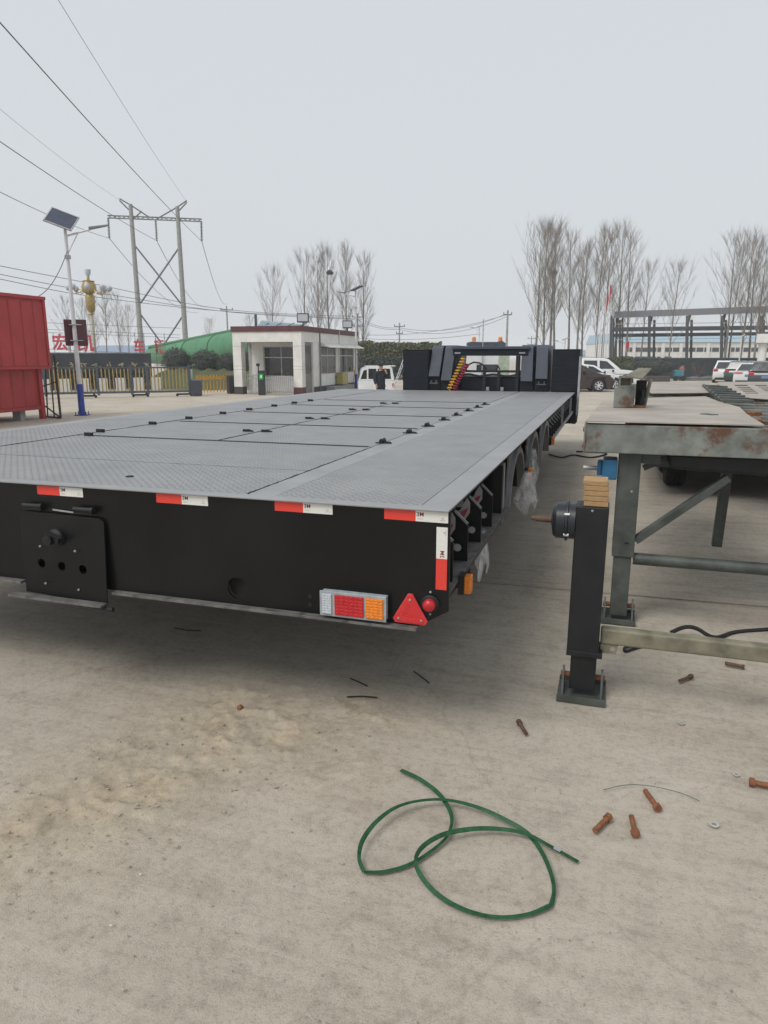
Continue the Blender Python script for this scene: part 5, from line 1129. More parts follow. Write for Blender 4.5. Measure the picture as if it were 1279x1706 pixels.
# porch wall with window
PY = 1.7
def wall_open(name, axis_, a0, a1, z0, z1, holes, t0, t1, m_):
    fn = (lambda a, b, t: (a, t, b)) if axis_ == 'x' else (lambda a, b, t: (t, a, b))
    return MB().plate([(a0, z0), (a1, z0), (a1, z1), (a0, z1)], [[(h[0], h[2]), (h[1], h[2]), (h[1], h[3]), (h[0], h[3])] for h in holes], fn, t0, t1).build(name, m_, booth, w=False)
FR = mat('pale_window_frame', (.52, .52, .52), .5)
def window(wall, axis_, h, t, mull=(), trans=None, m_=GLASS):
    a0, a1, z0, z1 = h
    fn = (lambda a, b, q: (a, q, b)) if axis_ == 'x' else (lambda a, b, q: (q, a, b))
    f = MB().plate([(a0, z0), (a1, z0), (a1, z1), (a0, z1)], [[(a0 + .05, z0 + .05), (a1 - .05, z0 + .05), (a1 - .05, z1 - .05), (a0 + .05, z1 - .05)]], fn, t - .03, t + .03).build('window_frame', FR, wall, w=False)
    xs_ = [a0 + .05] + [q for q in mull] + [a1 - .05]; zs_ = [z0 + .05] + ([trans] if trans else []) + [z1 - .05]
    for i in range(len(xs_) - 1):
        for j in range(len(zs_) - 1):
            MB().plate([(xs_[i] + .02, zs_[j] + .02), (xs_[i + 1] - .02, zs_[j] + .02), (xs_[i + 1] - .02, zs_[j + 1] - .02), (xs_[i] + .02, zs_[j + 1] - .02)], [], fn, t - .005, t + .005).build('pane', m_, f, w=False)
    m = MB()
    for q in mull: m.plate([(q - .025, z0 + .051), (q + .025, z0 + .051), (q + .025, z1 - .051), (q - .025, z1 - .051)], [], fn, t - .02, t + .02)
    if trans: m.plate([(a0 + .051, trans - .025), (a1 - .051, trans - .025), (a1 - .051, trans + .025), (a0 + .051, trans + .025)], [], fn, t - .022, t + .022)
    if m.v: m.build('glazing_bar', FR, f, w=False)
h = (-2.85, -.80, .86, 2.42)
wl = wall_open('porch_wall', 'x', -BW + .05, -.06, 0, BH - .501, [h], PY, PY + .18, WHITEPAINT); window(wl, 'x', h, PY + .09, (-1.85,), 1.85)
door = (.95, 1.62)
ws = wall_open('side_wall', 'y', PY + .181, BD - .05, 0, BH - .501, [(2.95, 5.5, .95, 2.45), (6.15, 8.9, .95, 2.45)], -.20, -.04, WHITEPAINT)
window(ws, 'y', (2.95, 5.5, .95, 2.45), -.10, (4.1,), 1.95); window(ws, 'y', (6.15, 8.9, .95, 2.45), -.10, (7.5,), 1.95)
dr_ = bx_('door', -.16, -.11, .50, 1.66, .05, 2.55, mat('grey_door', (.20, .20, .19), .5)); bx_('door_glass', -.12, -.10, .62, 1.54, 1.05, 2.45, GLASS, dr_)
bx_('door_handle', -.10, -.06, 1.42, 1.46, .98, 1.1, STEEL, dr_)
bx_('wall_pier', -.25, -.02, 1.661, 2.50, 0, BH - .501, WHITEPAINT)
bx_('wall_base', -.26, -.005, PY, BD, 0, .34, PLINTH)
bx_('interior_floor', -BW + .1, -.2, PY, BD - .1, .02, .1, CONC); bx_('end_wall', -BW + .05, -.05, BD - .24, BD - .06, 0, BH - .502, WHITEPAINT)
for y0, y1 in ((2.8, 5.75), (5.95, 9.3)):
    MB().hexa([(-.03, y0, 2.50), (.50, y0, 2.36), (.50, y1, 2.36), (-.03, y1, 2.50), (-.03, y0, 2.64), (.52, y0, 2.40), (.52, y1, 2.40), (-.03, y1, 2.64)]).build('awning', mat('awning_white', (.66, .66, .63), .6), booth, w=False)
for y in (2.62, 5.85): MB().tube((.03, y, .1), (.03, y, BH + .2), .04, n=8).build('downpipe', mat('pipe_grey', (.16, .16, .16), .6) if y < 3 else POLEW, booth, w=False)
MB().path([(.06, 8.4, .35), (.10, 8.6, 1.0), (.10, 8.9, 1.3), (.12, 9.1, .8), (.10, 9.2, .25)], .03, 6).build('orange_hose', mat('orange_hose', (.42, .18, .04), .5), booth, w=False, smooth=60)
bx_('meter_box', .02, .42, 5.25, 6.25, .34, 1.0, mat('mustard_box', (.36, .31, .09), .5), None, .02)
bx_('meter_box_lock', .02, .05, 5.2, 5.24, .7, .8, BLACK2)
bx_('low_step', .0, .5, 3.6, 7.2, 0, .28, CONC)
# roof furniture
def flood(x, y, label):
    p = parent_matrix(booth) @ Vector((x, y, BH + .272)); t = thing('floodlight', label, 'floodlight', p, YAW)
    MB().box(-.03, .03, -.03, .03, 0, .2).build('bracket', BLACK2, t, w=False); m = MB().box(-.30, .30, -.12, .12, .2, .66).build('lamp_body', mat('flood_grey', (.05, .055, .06), .5), t, w=False, bevel=.02)
    MB().box(-.25, .25, -.126, -.121, .26, .60).build('lamp_glass', LWHITE, m, w=False)
flood(-.35, 1.2, 'grey floodlight on the booth roof, left one above the porch'); flood(-.4, 8.8, 'grey floodlight at the right end of the booth roof')
sp_ = parent_matrix(booth) @ Vector((-2.0, 3.0, BH + .272))
bb = thing('roof_billboard', 'weathered blue-grey board lying tilted on the booth roof', 'board', sp_, YAW)
MB().hexa([(-1.6, 0, .05), (1.0, .2, .02), (1.0, 1.6, .20), (-1.6, 1.5, .45), (-1.6, 0, .09), (1.0, .2, .06), (1.0, 1.6, .24), (-1.6, 1.5, .49)]).build('board', mat('faded_print_board', (.30, .36, .40), .6, col2=(.16, .22, .27), scale=1.2), bb, w=False)
MB().box(-1.72, -1.60, -.05, .1, 0, .72).build('board_post', GATEGREY, bb, w=False)
for i in range(4): MB().bar((-1.4 + .6 * i, .1, .02), (-1.1 + .7 * i, .9, .32), .04, .04).build('board_strut', LATT, bb, w=False)

# ================================================================== gateside wall with gold marks, red letters on a frame
w0_, w1_ = BASE(250, 44), BASE(70, 40.5); wd = (w1_ - w0_).normalized(); wl_ = (w1_ - w0_).length + 5
sw = thing('sign_wall', 'dark slate boundary wall with gold lettering behind the sliding gate', 'wall', w0_, math.atan2(wd.y, wd.x))
SLATE = mat('slate_wall', (.055, .062, .075), .7, scale=1.5)
zt, zb = DD(170, 589, 42).z, DD(170, 615, 42).z
MB().box(0, wl_, -.15, .15, zb - .05, zt).build('wall_band', SLATE, sw, w=False)
MB().box(0, wl_, -.18, .18, zt + .001, zt + .06).build('wall_coping', CONC, sw, w=False)
MB().box(0, wl_, -.12, .12, 0, zb - .051).build('wall_lower', SLATE, sw, w=False)
for i in range(14): MB().box(.3 + i * 1.0, .85 + i * 1.0, 2.6, 2.66, 0, .72).build('white_panel', WHITEPAINT, sw, w=False)
GOLDL = mat('gold_letters', (.60, .50, .28), .45, .3)
rnd = random.Random(4)
for i in range(12):
    x = .35 + i * .72; m = MB()
    for k in range(4):
        a_ = rnd.uniform(0, 3.1); c_ = Vector((x + rnd.uniform(-.12, .12), .17, zb + .22 + rnd.uniform(-.1, .1))); d_ = Vector((math.cos(a_), 0, math.sin(a_))) * rnd.uniform(.08, .17); m.bar(c_ - d_, c_ + d_, .05, .03, (0, 1, 0))
    m.build('gold_mark', GOLDL, sw, w=False)
lf = thing('red_letter_sign', 'large red sign characters standing on a wire frame above the slate wall', 'sign', BASE(250, 46), math.atan2(wd.y, wd.x) + math.pi)
def letter(ch, x0, x1, y0, y1):
    d_ = 46 - (250 - (x0 + x1) / 2) * .018; a, b = DD(x0, y1, d_), DD(x1, y0, d_); me = text_mesh(ch, 1.0, .03, .02)
    xs_ = [v.co.x for v in me.vertices]; ys_ = [v.co.y for v in me.vertices]
    if not xs_: return
    w_, h_ = max(xs_) - min(xs_), max(ys_) - min(ys_); cx_, cy_ = (max(xs_) + min(xs_)) / 2, (max(ys_) + min(ys_)) / 2
    W_ = (b - a); W_.z = 0; s1_, s2_ = W_.length / w_, (b.z - a.z) / h_
    for v in me.vertices: v.co.x = (v.co.x - cx_) * s1_; v.co.y = (v.co.y - cy_) * s2_
    c = (a + b) / 2; o = place('red_character', me, SIGNRED, lf, parent_matrix(lf).inverted() @ c, (R(90), 0, YAW - lf.rotation_euler.z))
letter('宏', 88, 111, 556, 584); letter('凯', 130, 155, 557, 586); letter('车', 224, 239, 564, 590); letter('辆', 258, 272, 565, 590)
for y in (557, 552, 585, 541):
    a, b = DD(60, y - 4, 43), DD(300, y + 6, 46); MB().tube(a, b, .012, n=5).build('sign_wire', LATT, lf)
for x in (88, 112, 130, 156, 224, 239, 258, 273):
    a = DD(x, 555, 46.2); MB().tube((a.x, a.y, .5), a, .02, n=6).build('sign_upright', LATT, lf)

# golden lamp standard
LX = BASE(158, 47); OL = thing('ornate_lamp', 'ornate golden multi-globe lamp standard behind the slate wall', 'street lamp', LX, YAW)
GLOBE = mat('white_globe', (.48, .49, .56), .4); ld = 47
zz = lambda y: DD(158, y, ld).z
MB().lathe([(.16, 0), (.14, zz(600)), (.12, zz(527)), (.10, zz(525))], 14).build('column', mat('cream_column', (.50, .47, .38), .6), OL, w=False, smooth=40)
MB().lathe([(.10, zz(525)), (.20, zz(523)), (.14, zz(521)), (.26, zz(515)), (.30, zz(495)), (.20, zz(490)), (.42, zz(486)), (.46, zz(478)), (.34, zz(470)), (.38, zz(468)), (.10, zz(467)), (.07, zz(458))], 16).build('gold_urn', GOLD, OL, w=False, smooth=35)
tl_ = MB().lathe([(.06, zz(461)), (.18, zz(456)), (.20, zz(449)), (0, zz(449))], 12).build('top_globe', mat('pale_blue_globe', (.55, .65, .72), .3), OL, w=False, smooth=50)
for i in range(8):
    a = 2 * math.pi * i / 8 + .3; c, s = math.cos(a), math.sin(a); rr_ = 1.22
    ar = MB().path([(c * .3, s * .3, zz(478)), (c * .6, s * .6, zz(488)), (c * .95, s * .95, zz(490)), (c * rr_, s * rr_, zz(484))], .028, 6).build('lamp_arm', GOLD, OL, w=False, smooth=50)
    MB().lathe([(0, -.2), (.12, -.16), (.19, 0), (.12, .16), (0, .2)], 12, None, (c * rr_, s * rr_, zz(480))).build('globe', GLOBE, ar, w=False, smooth=70)

# ================================================================== green hopper tube, bushes, verge
GREENP = mat('green_steel_paint', (.045, .215, .085), .45, scale=.8, var=.12, grime=(.05, .18, .09), grime_amt=.4, rscale=1)
pd = 56; hp = thing('green_hopper', 'huge green steel pipe section lying tilted behind the round bushes', 'pipe', BASE(320, 66))
A0, A1 = DD(256, 591.5, 74), DD(440, 575, 50); ra, rb2 = .88, 1.28
MB().path([A0, A0.lerp(A1, .3), A1], [ra, ra + .3 * (rb2 - ra), rb2], 36).build('barrel', GREENP, hp, smooth=40)
MB().bar(DD(247, 577.5, 73), DD(415, 545, 52), .14, .16).build('rim_beam', GREENP, hp)
MB().hexa([DD(246, 604, 73), DD(262, 604, 73), DD(275, 581, 73), DD(247, 577, 73), DD(246, 604, 74.2), DD(262, 604, 74.2), DD(275, 581, 74.2), DD(247, 577, 74.2)]).build('end_cradle', GREENP, hp)
for t in (.45, .7, .92):
    c = A0.lerp(A1, t); r_ = ra + (rb2 - ra) * t; dd_ = (A1 - A0).normalized(); MB().path([c - dd_ * .05, c + dd_ * .05], [r_ + .06, r_ + .06], 36).build('stiffening_ring', GREENP, hp)
MB().box(BASE(300, 68).x - .3, BASE(300, 68).x + .3, BASE(300, 68).y - .6, BASE(300, 68).y + .6, 0, 1.2).build('support', CONC, hp)

def leaf_cloud(n, rx, ry, rz_, size, seed, shell=.55, lump=.25):
    r = np.random.RandomState(seed); d = r.normal(size=(n, 3)); d /= np.linalg.norm(d, axis=1)[:, None]; d[:, 2] = np.where(d[:, 2] < -.5, -d[:, 2] * .6, d[:, 2])
    k = shell + (1 - shell) * r.rand(n) ** .5
    lm = 1 + lump * 2 * fbm(d[:, 0] * 3 + seed, d[:, 1] * 3 + d[:, 2] * 2.3, 3)
    P = d * (k * lm)[:, None] * np.array([rx, ry, rz_])
    u = r.normal(size=(n, 3)); u /= np.linalg.norm(u, axis=1)[:, None]; w = np.cross(u, d + .5 * r.normal(size=(n, 3))); w /= np.linalg.norm(w, axis=1)[:, None] + 1e-9
    s = size * (.6 + .8 * r.rand(n))[:, None]
    V = np.stack([P - u * s - w * s * .45, P + u * s * .2 - w * s * .55, P + u * s, P - u * s * .1 + w * s * .55], 1).reshape(-1, 3)
    return V, [(4 * i, 4 * i + 1, 4 * i + 2, 4 * i + 3) for i in range(n)]
def leaf_mesh(name, V, F, m_):
    me = bpy.data.meshes.new(name); me.from_pydata(V.tolist(), [], F); me.materials.append(m_); return me
DKLEAF = mat('dark_evergreen_leaf', (.062, .078, .06), .6, col2=(.03, .042, .032), scale=3)
OLLEAF = mat('olive_leaf', (.085, .10, .038), .6, col2=(.035, .05, .02), scale=1.4)
YELEAF = mat('yellowing_leaf', (.15, .135, .05), .7, col2=(.045, .065, .025), scale=.9)
def core_mesh(name, rx, ry, rz_, m_, seed):
    m = MB(); nu, nv = 14, 8; vs = []
    for i in range(nv + 1):
        for j in range(nu):
            th, ph = math.pi * i / nv, 2 * math.pi * j / nu; k = .82 + .12 * math.sin(3 * ph + seed) * math.sin(2 * th)
            vs.append((rx * k * math.sin(th) * math.cos(ph), ry * k * math.sin(th) * math.sin(ph), rz_ * k * math.cos(th)))
    m.add(vs, [(i * nu + j, i * nu + (j + 1) % nu, (i + 1) * nu + (j + 1) % nu, (i + 1) * nu + j) for i in range(nv) for j in range(nu)])
    me = bpy.data.meshes.new(name); me.from_pydata([tuple(v) for v in m.v], [], m.f); me.materials.append(m_); return me
bush_leaf = [leaf_mesh('foliage', *leaf_cloud(5200, 1, 1, .95, .042, 20 + i), DKLEAF) for i in range(2)]
bush_leaf2 = [leaf_mesh('foliage', *leaf_cloud(5200, 1, 1, .95, .045, 30 + i), OLLEAF) for i in range(1)]
bush_core = core_mesh('foliage_core', .9, .9, .86, DKLEAF, 1); bush_core2 = core_mesh('foliage_core', .9, .9, .86, OLLEAF, 2)
stem = MB().tube((0, 0, -1.1), (0, 0, 0), .07, .05, 7); stem_me = bpy.data.meshes.new('stem'); stem_me.from_pydata([tuple(v) for v in stem.v], [], stem.f); stem_me.materials.append(BARK)
def bush(px_, d_, yt, yb_, wpx, label, kind=0, seed=0, grp='round bushes'):
    b = BASE(px_, d_); ztop, zbot = DD(px_, yt, d_).z, max(0.02, DD(px_, yb_, d_).z); rad = wpx / 2 / math.hypot(FPX, CY - HZ) * d_; rz_ = (ztop - zbot) / 2
    t = thing('round_bush', label, 'bush', b, seed * 1.3, grp); c = (0, 0, zbot + rz_)
    for me, nm in ((bush_core if kind == 0 else bush_core2, 'foliage_core'), ((bush_leaf[seed % 2] if kind == 0 else bush_leaf2[0]), 'foliage')):
        o = place(nm, me, None, t, c); o.scale = (rad, rad, rz_)
    o = place('stem', stem_me, None, t, c)
for i, (x, yt, w_) in enumerate(((294, 577, 50), (342, 580, 52), (378, 586, 40), (414, 584, 46))):
    bush(x, 49 - i * .4, yt, 629, w_, ('round clipped dark bush, leftmost below the green pipe', 'round clipped dark bush, second from left below the green pipe', 'round clipped dark bush just left of the booth pillar', 'round clipped dark bush seen through the booth porch')[i], 0, i)
def grass_bank(name, p0, p1, hgt, dep, label):
    a, b = Vector(p0), Vector(p1); d = (b - a); n = 26; m = MB(); nrm = Vector((-d.y, d.x, 0)).normalized()
    if nrm.dot(FH) < 0: nrm = -nrm
    vs = []
    for i in range(n + 1):
        for j in range(7):
            q = a.lerp(b, i / n) + nrm * dep * j / 6; vs.append((q.x, q.y, hgt * math.sin(math.pi * .5 * min(1, j / 4)) * (1 + .1 * math.sin(i * 1.7 + j)) + .01))
    m.add(vs, [(i * 7 + j, i * 7 + 7 + j, i * 7 + 8 + j, i * 7 + j + 1) for i in range(n) for j in range(6)])
    o = m.build(name, mat('winter_grass', (.085, .095, .03), .9, col2=(.045, .055, .02), scale=2, bump=.8, bscale=20), None, smooth=60); return struct(o)
grass_bank('grass_bank', BASE(225, 41.5), BASE(425, 41.5), 1.12, 12, '')
def hedge(name, pa, pb, z0, z1, thick, m_, label, seed, n=7000, cat='hedge', kind=None, size=.07):
    r = np.random.RandomState(seed); a, b = np.array(pa), np.array(pb); t = r.rand(n); d = b - a; L = np.linalg.norm(d[:2]); nr = np.array([-d[1], d[0], 0]) / L
    top = z1 * (1 + .28 * fbm(t * L * .45 + seed, t * 0 + 2, 3)); ph = r.rand(n) * math.pi; rad = .6 + .4 * r.rand(n) ** .5
    P = a + t[:, None] * d + nr * (np.cos(ph) * rad * thick)[:, None]; P[:, 2] = z0 + np.sin(ph) ** .6 * rad * (top - z0)
    u = r.normal(size=(n, 3)); u /= np.linalg.norm(u, axis=1)[:, None]; w = np.cross(u, r.normal(size=(n, 3))); w /= np.linalg.norm(w, axis=1)[:, None]
    s = size * (.6 + .8 * r.rand(n))[:, None]; V = np.stack([P - u * s - w * s * .5, P + u * s * .2 - w * s * .6, P + u * s, P + w * s * .6], 1).reshape(-1, 3)
    o = place(name, leaf_mesh(name, V, [(4 * i, 4 * i + 1, 4 * i + 2, 4 * i + 3) for i in range(n)], m_), None)
    o['kind'] = 'stuff'; return tag(o, label, cat)
hedge('gate_hedge', BASE(245, 42), BASE(95, 40), .35, 1.25, .4, DKLEAF, 'clipped dark hedge behind the gold-barred gate', 3, 5000)
hedge('boundary_shrubs', BASE(596, 62), BASE(735, 62), 0, 3.1, 1.6, YEAF if False else YELEAF, 'tall mixed yellow-green shrubs behind the tricycle and left locker', 5, 11000, size=.11)
hedge('boundary_shrubs_dark', BASE(596, 60), BASE(700, 60), 0, 1.9, .8, DKLEAF, 'darker low shrubs along the foot of the tall yellow-green shrubs', 6, 5000, size=.10)
hedge('clipped_hedge', BASE(1008, 66), BASE(1062, 64), 0, 1.75, 1.2, OLLEAF, 'olive clipped hedge behind the white cars', 8, 6000, size=.08)
bush(1088, 58, 597, 630, 72, 'large round dark clipped bush in the right background', 0, 5); bush(1050, 60, 601, 630, 40, 'smaller olive bush left of the large round bush', 1, 2)
pl_ = thing('planter_box', 'brown planter trough at the foot of the large round bush', 'planter', BASE(1098, 55), YAW)
MB().box(-.9, .9, -.25, .25, 0, .42).build('trough', mat('brown_planter', (.075, .055, .055), .7), pl_, w=False, bevel=.03)

# rough brick stumps peeping over the shrubs
for i, (x, w_) in enumerate(((612, 7), (640, 6), (652, 5), (681, 9), (708, 7))):
    b = BASE(x, 64); h_ = DD(x, 570, 64).z; o = MB().box(b.x - .02 * w_, b.x + .025 * w_, b.y - .2, b.y + .2, 0, h_).build('brick_stump', mat('raw_brick', (.20, .13, .09), .9, scale=4), None)
    tag(o, ['brick post stump, leftmost above the yellow-green shrubs', 'brick post stump, second from left above the shrubs', 'narrow brick post stump, middle one above the shrubs', 'wide brick post stump, fourth from left above the shrubs', 'brick post stump just left of the gooseneck arms'][i], 'post', 'brick stumps above the shrubs')
ldr = thing('white_ladder', 'pale ladder leaning against the left locker beside the tricycle', 'ladder', BASE(662, 31))
a, b = DD(655, 648, 31), DD(674, 596, 31)
for off in (-.14, .14): MB().bar(a + RT * off * .3 + FH * off, b + RT * off * .3 + FH * off, .05, .03).build('ladder_rail', POLEW, ldr)
for i in range(7): c = a.lerp(b, (i + .5) / 7); MB().bar(c - FH * .14 - RT * .04, c + FH * .14 + RT * .04, .03, .03).build('ladder_rung', POLEW, ldr)

# ================================================================== power pylon and wires
PD = 84
py = thing('power_pylon', 'tall twin-pole high-voltage pylon with cross bracing on the left', 'pylon', BASE(272, PD), YAW)
def pp(x, y, d_=PD): return DD(x, y, d_)
L0, L1, R0, R1 = pp(237, 600), pp(217, 340), pp(311, 600), pp(295, 344)
for a, b in ((L0, L1), (R0, R1)):
    q = b + (a - b) * 1.04; q = a.copy(); q.z = 0; MB().tube(q, b, .33, .22, 14).build('pole', CONC, py, smooth=40)
for a, b in ((pp(226, 411), pp(303, 508)), (pp(297, 414), pp(234, 505)), (pp(235, 525), pp(268, 571)), (pp(305, 525), pp(275, 571))): MB().tube(a, b, .10, n=6).build('cross_brace', LATT, py)
CA, CB = pp(179, 361), pp(336, 367)
for dz in (-.13, .13): MB().tube(CA + Vector((0, 0, dz)), CB + Vector((0, 0, dz)), .075, n=5).build('crossarm_chord', LATT, py)
m = MB()
for i in range(20):
    t = i / 20; m.tube(CA.lerp(CB, t) + Vector((0, 0, -.13 if i % 2 else .13)), CA.lerp(CB, t + 1 / 20) + Vector((0, 0, .13 if i % 2 else -.13)), .04, n=4)
m.build('crossarm_lacing', LATT, py)
for a, b in ((pp(199, 331), pp(218, 342)), (pp(218, 342), pp(250, 363)), (pp(311, 334), pp(295, 345)), (pp(295, 345), pp(262, 364)), (pp(199, 334), pp(217, 352)), (pp(311, 337), pp(297, 352)), (pp(223, 364), pp(236, 352))): MB().tube(a, b, .08, n=5).build('arm_stay', LATT, py)
INS = mat('insulator_glaze', (.12, .12, .125), .4)
tips = []
for x, y0, y1, x1 in ((180, 363, 397, 182), (259, 365, 401, 261), (335, 368, 402, 336)):
    a, b = pp(x, y0), pp(x1, y1); m = MB(); n = 14
    for i in range(n): c = a.lerp(b, (i + .5) / n); m.lathe([(.04, -.07), (.17, -.03), (.05, .05)], 8, None, c)
    m.tube(a, b, .04, n=5); m.build('insulator_string', INS, py); tips.append(b)
gts = [pp(199, 333), pp(311, 336)]
names = ['lowest thick power line running from the left edge to the pylon left arm', 'middle thick power line running from the left edge to the pylon centre', 'uppermost thick power line running from the left edge to the pylon right arm']
for tip, (ex, ey), dd_, r_, lb in zip(tips + gts, ((0, 320), (0, 236), (0, 38), (0, 182), (97, 0)), (48, 38, 26, 46, 30), (.024, .024, .024, .011, .011), names + ['thin earth wire above the left pylon pole', 'thin earth wire rising steeply to the top edge of the photo']):
    e = DD(ex, ey, dd_); d_ = e - tip; pts = []
    for i in range(27):
        t = i / 26 * 1.5; q = tip + d_ * t; q.z += -1.0 * 4 * .25 * t * (1 - t) * (0.9); pts.append(q)
    cable('power_line', pts, r_, lb)
for k, (tip, (ex, ey)) in enumerate(zip(tips, ((330, 520), (345, 510), (378, 505)))):
    e = DD(ex, ey, 190); cable('power_line', sagline(tip, e, 2.5, 20), .035, ['power line leaving the pylon left arm towards the background', 'power line leaving the pylon centre towards the background', 'power line leaving the pylon right arm towards the background'][k])
def wood_pole(px_, d_, yt, label, arms=((0, 1.6),), r=.14):
    b = BASE(px_, d_); h_ = DD(px_, yt, d_).z; t = thing('utility_pole', label, 'utility pole', b, YAW, 'utility poles')
    MB().tube((0, 0, 0), (0, 0, h_), r, r * .65, 10).build('pole', CONC, t, w=False, smooth=40)
    for dz, wd_ in arms:
        ar = MB().box(-wd_ / 2, wd_ / 2, -.06, .06, h_ - .55 - dz, h_ - .43 - dz).build('crossarm', LATT, t, w=False)
        for x in (-wd_ * .45, 0, wd_ * .45): MB().lathe([(.03, 0), (.07, .08), (.04, .22), (0, .24)], 8, None, (x, 0, h_ - .42 - dz)).build('insulator', INS, ar, w=False)
    return h_
wood_pole(381, 96, 510, 'utility pole with crossarm rising behind the green pipe', ((0, 1.7),)); wood_pole(596, 100, 522, 'utility pole just right of the booth floodlight', ((0, 1.5), (1.2, 1.5)))
wood_pole(665, 105, 538, 'utility pole with transformer arms above the yellow-green shrubs', ((0, 1.6), (1.0, 1.0))); wood_pole(843, 84, 517, 'utility pole left of the tall right-hand poplars', ((.0, 1.0),), .16); wood_pole(884, 150, 560, 'tiny distant utility pole between the poplar trunks', ((0, 1.6), (1.2, 1.6)))
wl3 = [[(0, 443), (160, 474), (380, 516), (596, 528)], [(0, 457), (160, 487), (384, 520), (600, 533)], [(0, 465), (160, 495), (378, 519), (592, 531)]]
for k, w_ in enumerate(wl3):
    P = [DD(w_[0][0] - 120, w_[0][1] - 26, 56)] + [DD(x, y, 60 + 13 * i) for i, (x, y) in enumerate(w_)]; cable('power_line', catmull(P, 6), .028, ['uppermost of the three low wires crossing behind the solar lamp', 'middle of the three low wires crossing behind the solar lamp', 'lowest of the three low wires crossing behind the solar lamp'][k])
for k, (p, q, s_) in enumerate((((596, 528), (665, 546), 1.0), ((596, 533), (665, 549), .8), ((665, 546), (843, 523), 2.2), ((665, 549), (843, 528), 2.4), ((560, 560), (800, 556), 1.2), ((612, 558), (845, 524), 1.6))):
    cable('power_line', sagline(DD(*p, 101), DD(*q, 95), s_ * .5), .026, ['upper wire between the two poles right of the booth', 'lower wire between the two poles right of the booth', 'upper wire from the transformer pole to the right-hand pole', 'lower wire from the transformer pole to the right-hand pole', 'low wire running level above the shrubs', 'wire rising from the shrubs to the right-hand pole'][k])

# ================================================================== bare poplars
def make_tree(seed, H, spread=.17, nb=30, base=.16, sub=8, tw=9):
    r = random.Random(seed); tr, cr = MB(), MB()
    lean = Vector((r.uniform(-.03, .03), r.uniform(-.03, .03), 1)); r0 = H * .0105
    tp = lambda t: Vector((lean.x * H * t + .12 * math.sin(t * 5 + seed), lean.y * H * t + .1 * math.cos(t * 4 + seed), H * t))
    tr.path([tp(i / 10) - Vector((0, 0, .0)) for i in range(11)], [r0 * (1 - .93 * i / 10) + .006 for i in range(11)], 8)
    def grow(p, d, L, rad, n, up, lvl):
        pts, q, dd = [p], p.copy(), d.copy()
        for i in range(n):
            dd = (dd + Vector((r.gauss(0, .028), r.gauss(0, .028), up))).normalized(); q = q + dd * (L / n); pts.append(q.copy())
        cr.path(pts, [rad * (1 - .85 * i / n) for i in range(n + 1)], 4 if lvl == 0 else 3, False); return pts
    for k in range(nb):
        t = base + (.95 - base) * ((k + r.random()) / nb); p = tp(t); az = k * 2.4 + r.uniform(-.5, .5); th = R(r.uniform(17, 36))
        L = H * spread * (1.15 - .75 * abs(t - .35) ** .8) * r.uniform(1.1, 2.2); L = min(L, H * 1.04 - p.z)
        d = Vector((math.cos(az) * math.sin(th), math.sin(az) * math.sin(th), math.cos(th))); pts = grow(p, d, L, r0 * .30 * (1.1 - t), 5, .07, 0)
        for s in range(sub):
            ti = r.uniform(.2, .98) * 5; i = min(4, int(ti)); q = pts[i].lerp(pts[i + 1], ti - i); a2 = r.uniform(0, 6.28); d2 = ((pts[i + 1] - pts[i]).normalized() + Vector((math.cos(a2), math.sin(a2), .3)) * .42).normalized()
            p2 = grow(q, d2, L * r.uniform(.25, .5), .014, 3, .07, 1)
            for s2 in range(tw):
                ti = r.uniform(.1, .98) * 3; i2 = min(2, int(ti)); q2 = p2[i2].lerp(p2[i2 + 1], ti - i2); a3 = r.uniform(0, 6.28); d3 = ((p2[i2 + 1] - p2[i2]).normalized() + Vector((math.cos(a3), math.sin(a3), .2)) * .45).normalized()
                grow(q2, d3, r.uniform(.6, 1.7), .0068, 2, .06, 2)
    def tomesh(mb, nm, m_):
        me = bpy.data.meshes.new(nm); me.from_pydata([tuple(v) for v in mb.v], [], mb.f); me.materials.append(m_); return me
    return tomesh(tr, 'trunk', BARK), tomesh(cr, 'crown', TWIG)
protos = [make_tree(11, 18, .17, 22, .18), make_tree(12, 18, .14, 26, .22), make_tree(13, 18, .21, 18, .16), make_tree(14, 18, .15, 20, .34), make_tree(15, 18, .25, 20, .25), make_tree(16, 18, .19, 16, .28), make_tree(17, 18, .13, 28, .15)]
def tree(px_, d_, yt, k, label, grp, rz):
    b = BASE(px_, d_); h_ = DD(px_, yt, d_).z; t = thing('poplar_tree', label, 'tree', b, rz, grp); s = h_ / 18.3
    if k < 4 and int(px_) % 3 == 0: k = 5 + int(px_) % 2
    for me, nm in zip(protos[k], ('trunk', 'crown')):
        o = place(nm, me, None, t); o.scale = (s, s, s)
    return b
ordw = ['first', 'second', 'third', 'fourth', 'fifth', 'sixth', 'seventh', 'eighth', 'ninth']
TG = 'bare poplars around the yard'
for i, (x, d_, yt, k) in enumerate(((456, 105, 456, 4), (510, 100, 428, 0), (532, 96, 430, 1), (549, 98, 416, 3), (577, 97, 415, 1), (603, 100, 430, 2))):
    tree(x, d_, yt, k, f'bare poplar, {ordw[i]} from left in the group behind the guard booth', TG, i * 1.1)
for i, (x, d_, yt, k) in enumerate(((890, 88, 388, 4), (903, 92, 378, 0), (914, 90, 380, 1), (922, 94, 382, 3))):
    tree(x, d_, yt, k, f'tall bare poplar, {ordw[i]} from left in the cluster right of the gooseneck', TG, 2 + i * 1.4)
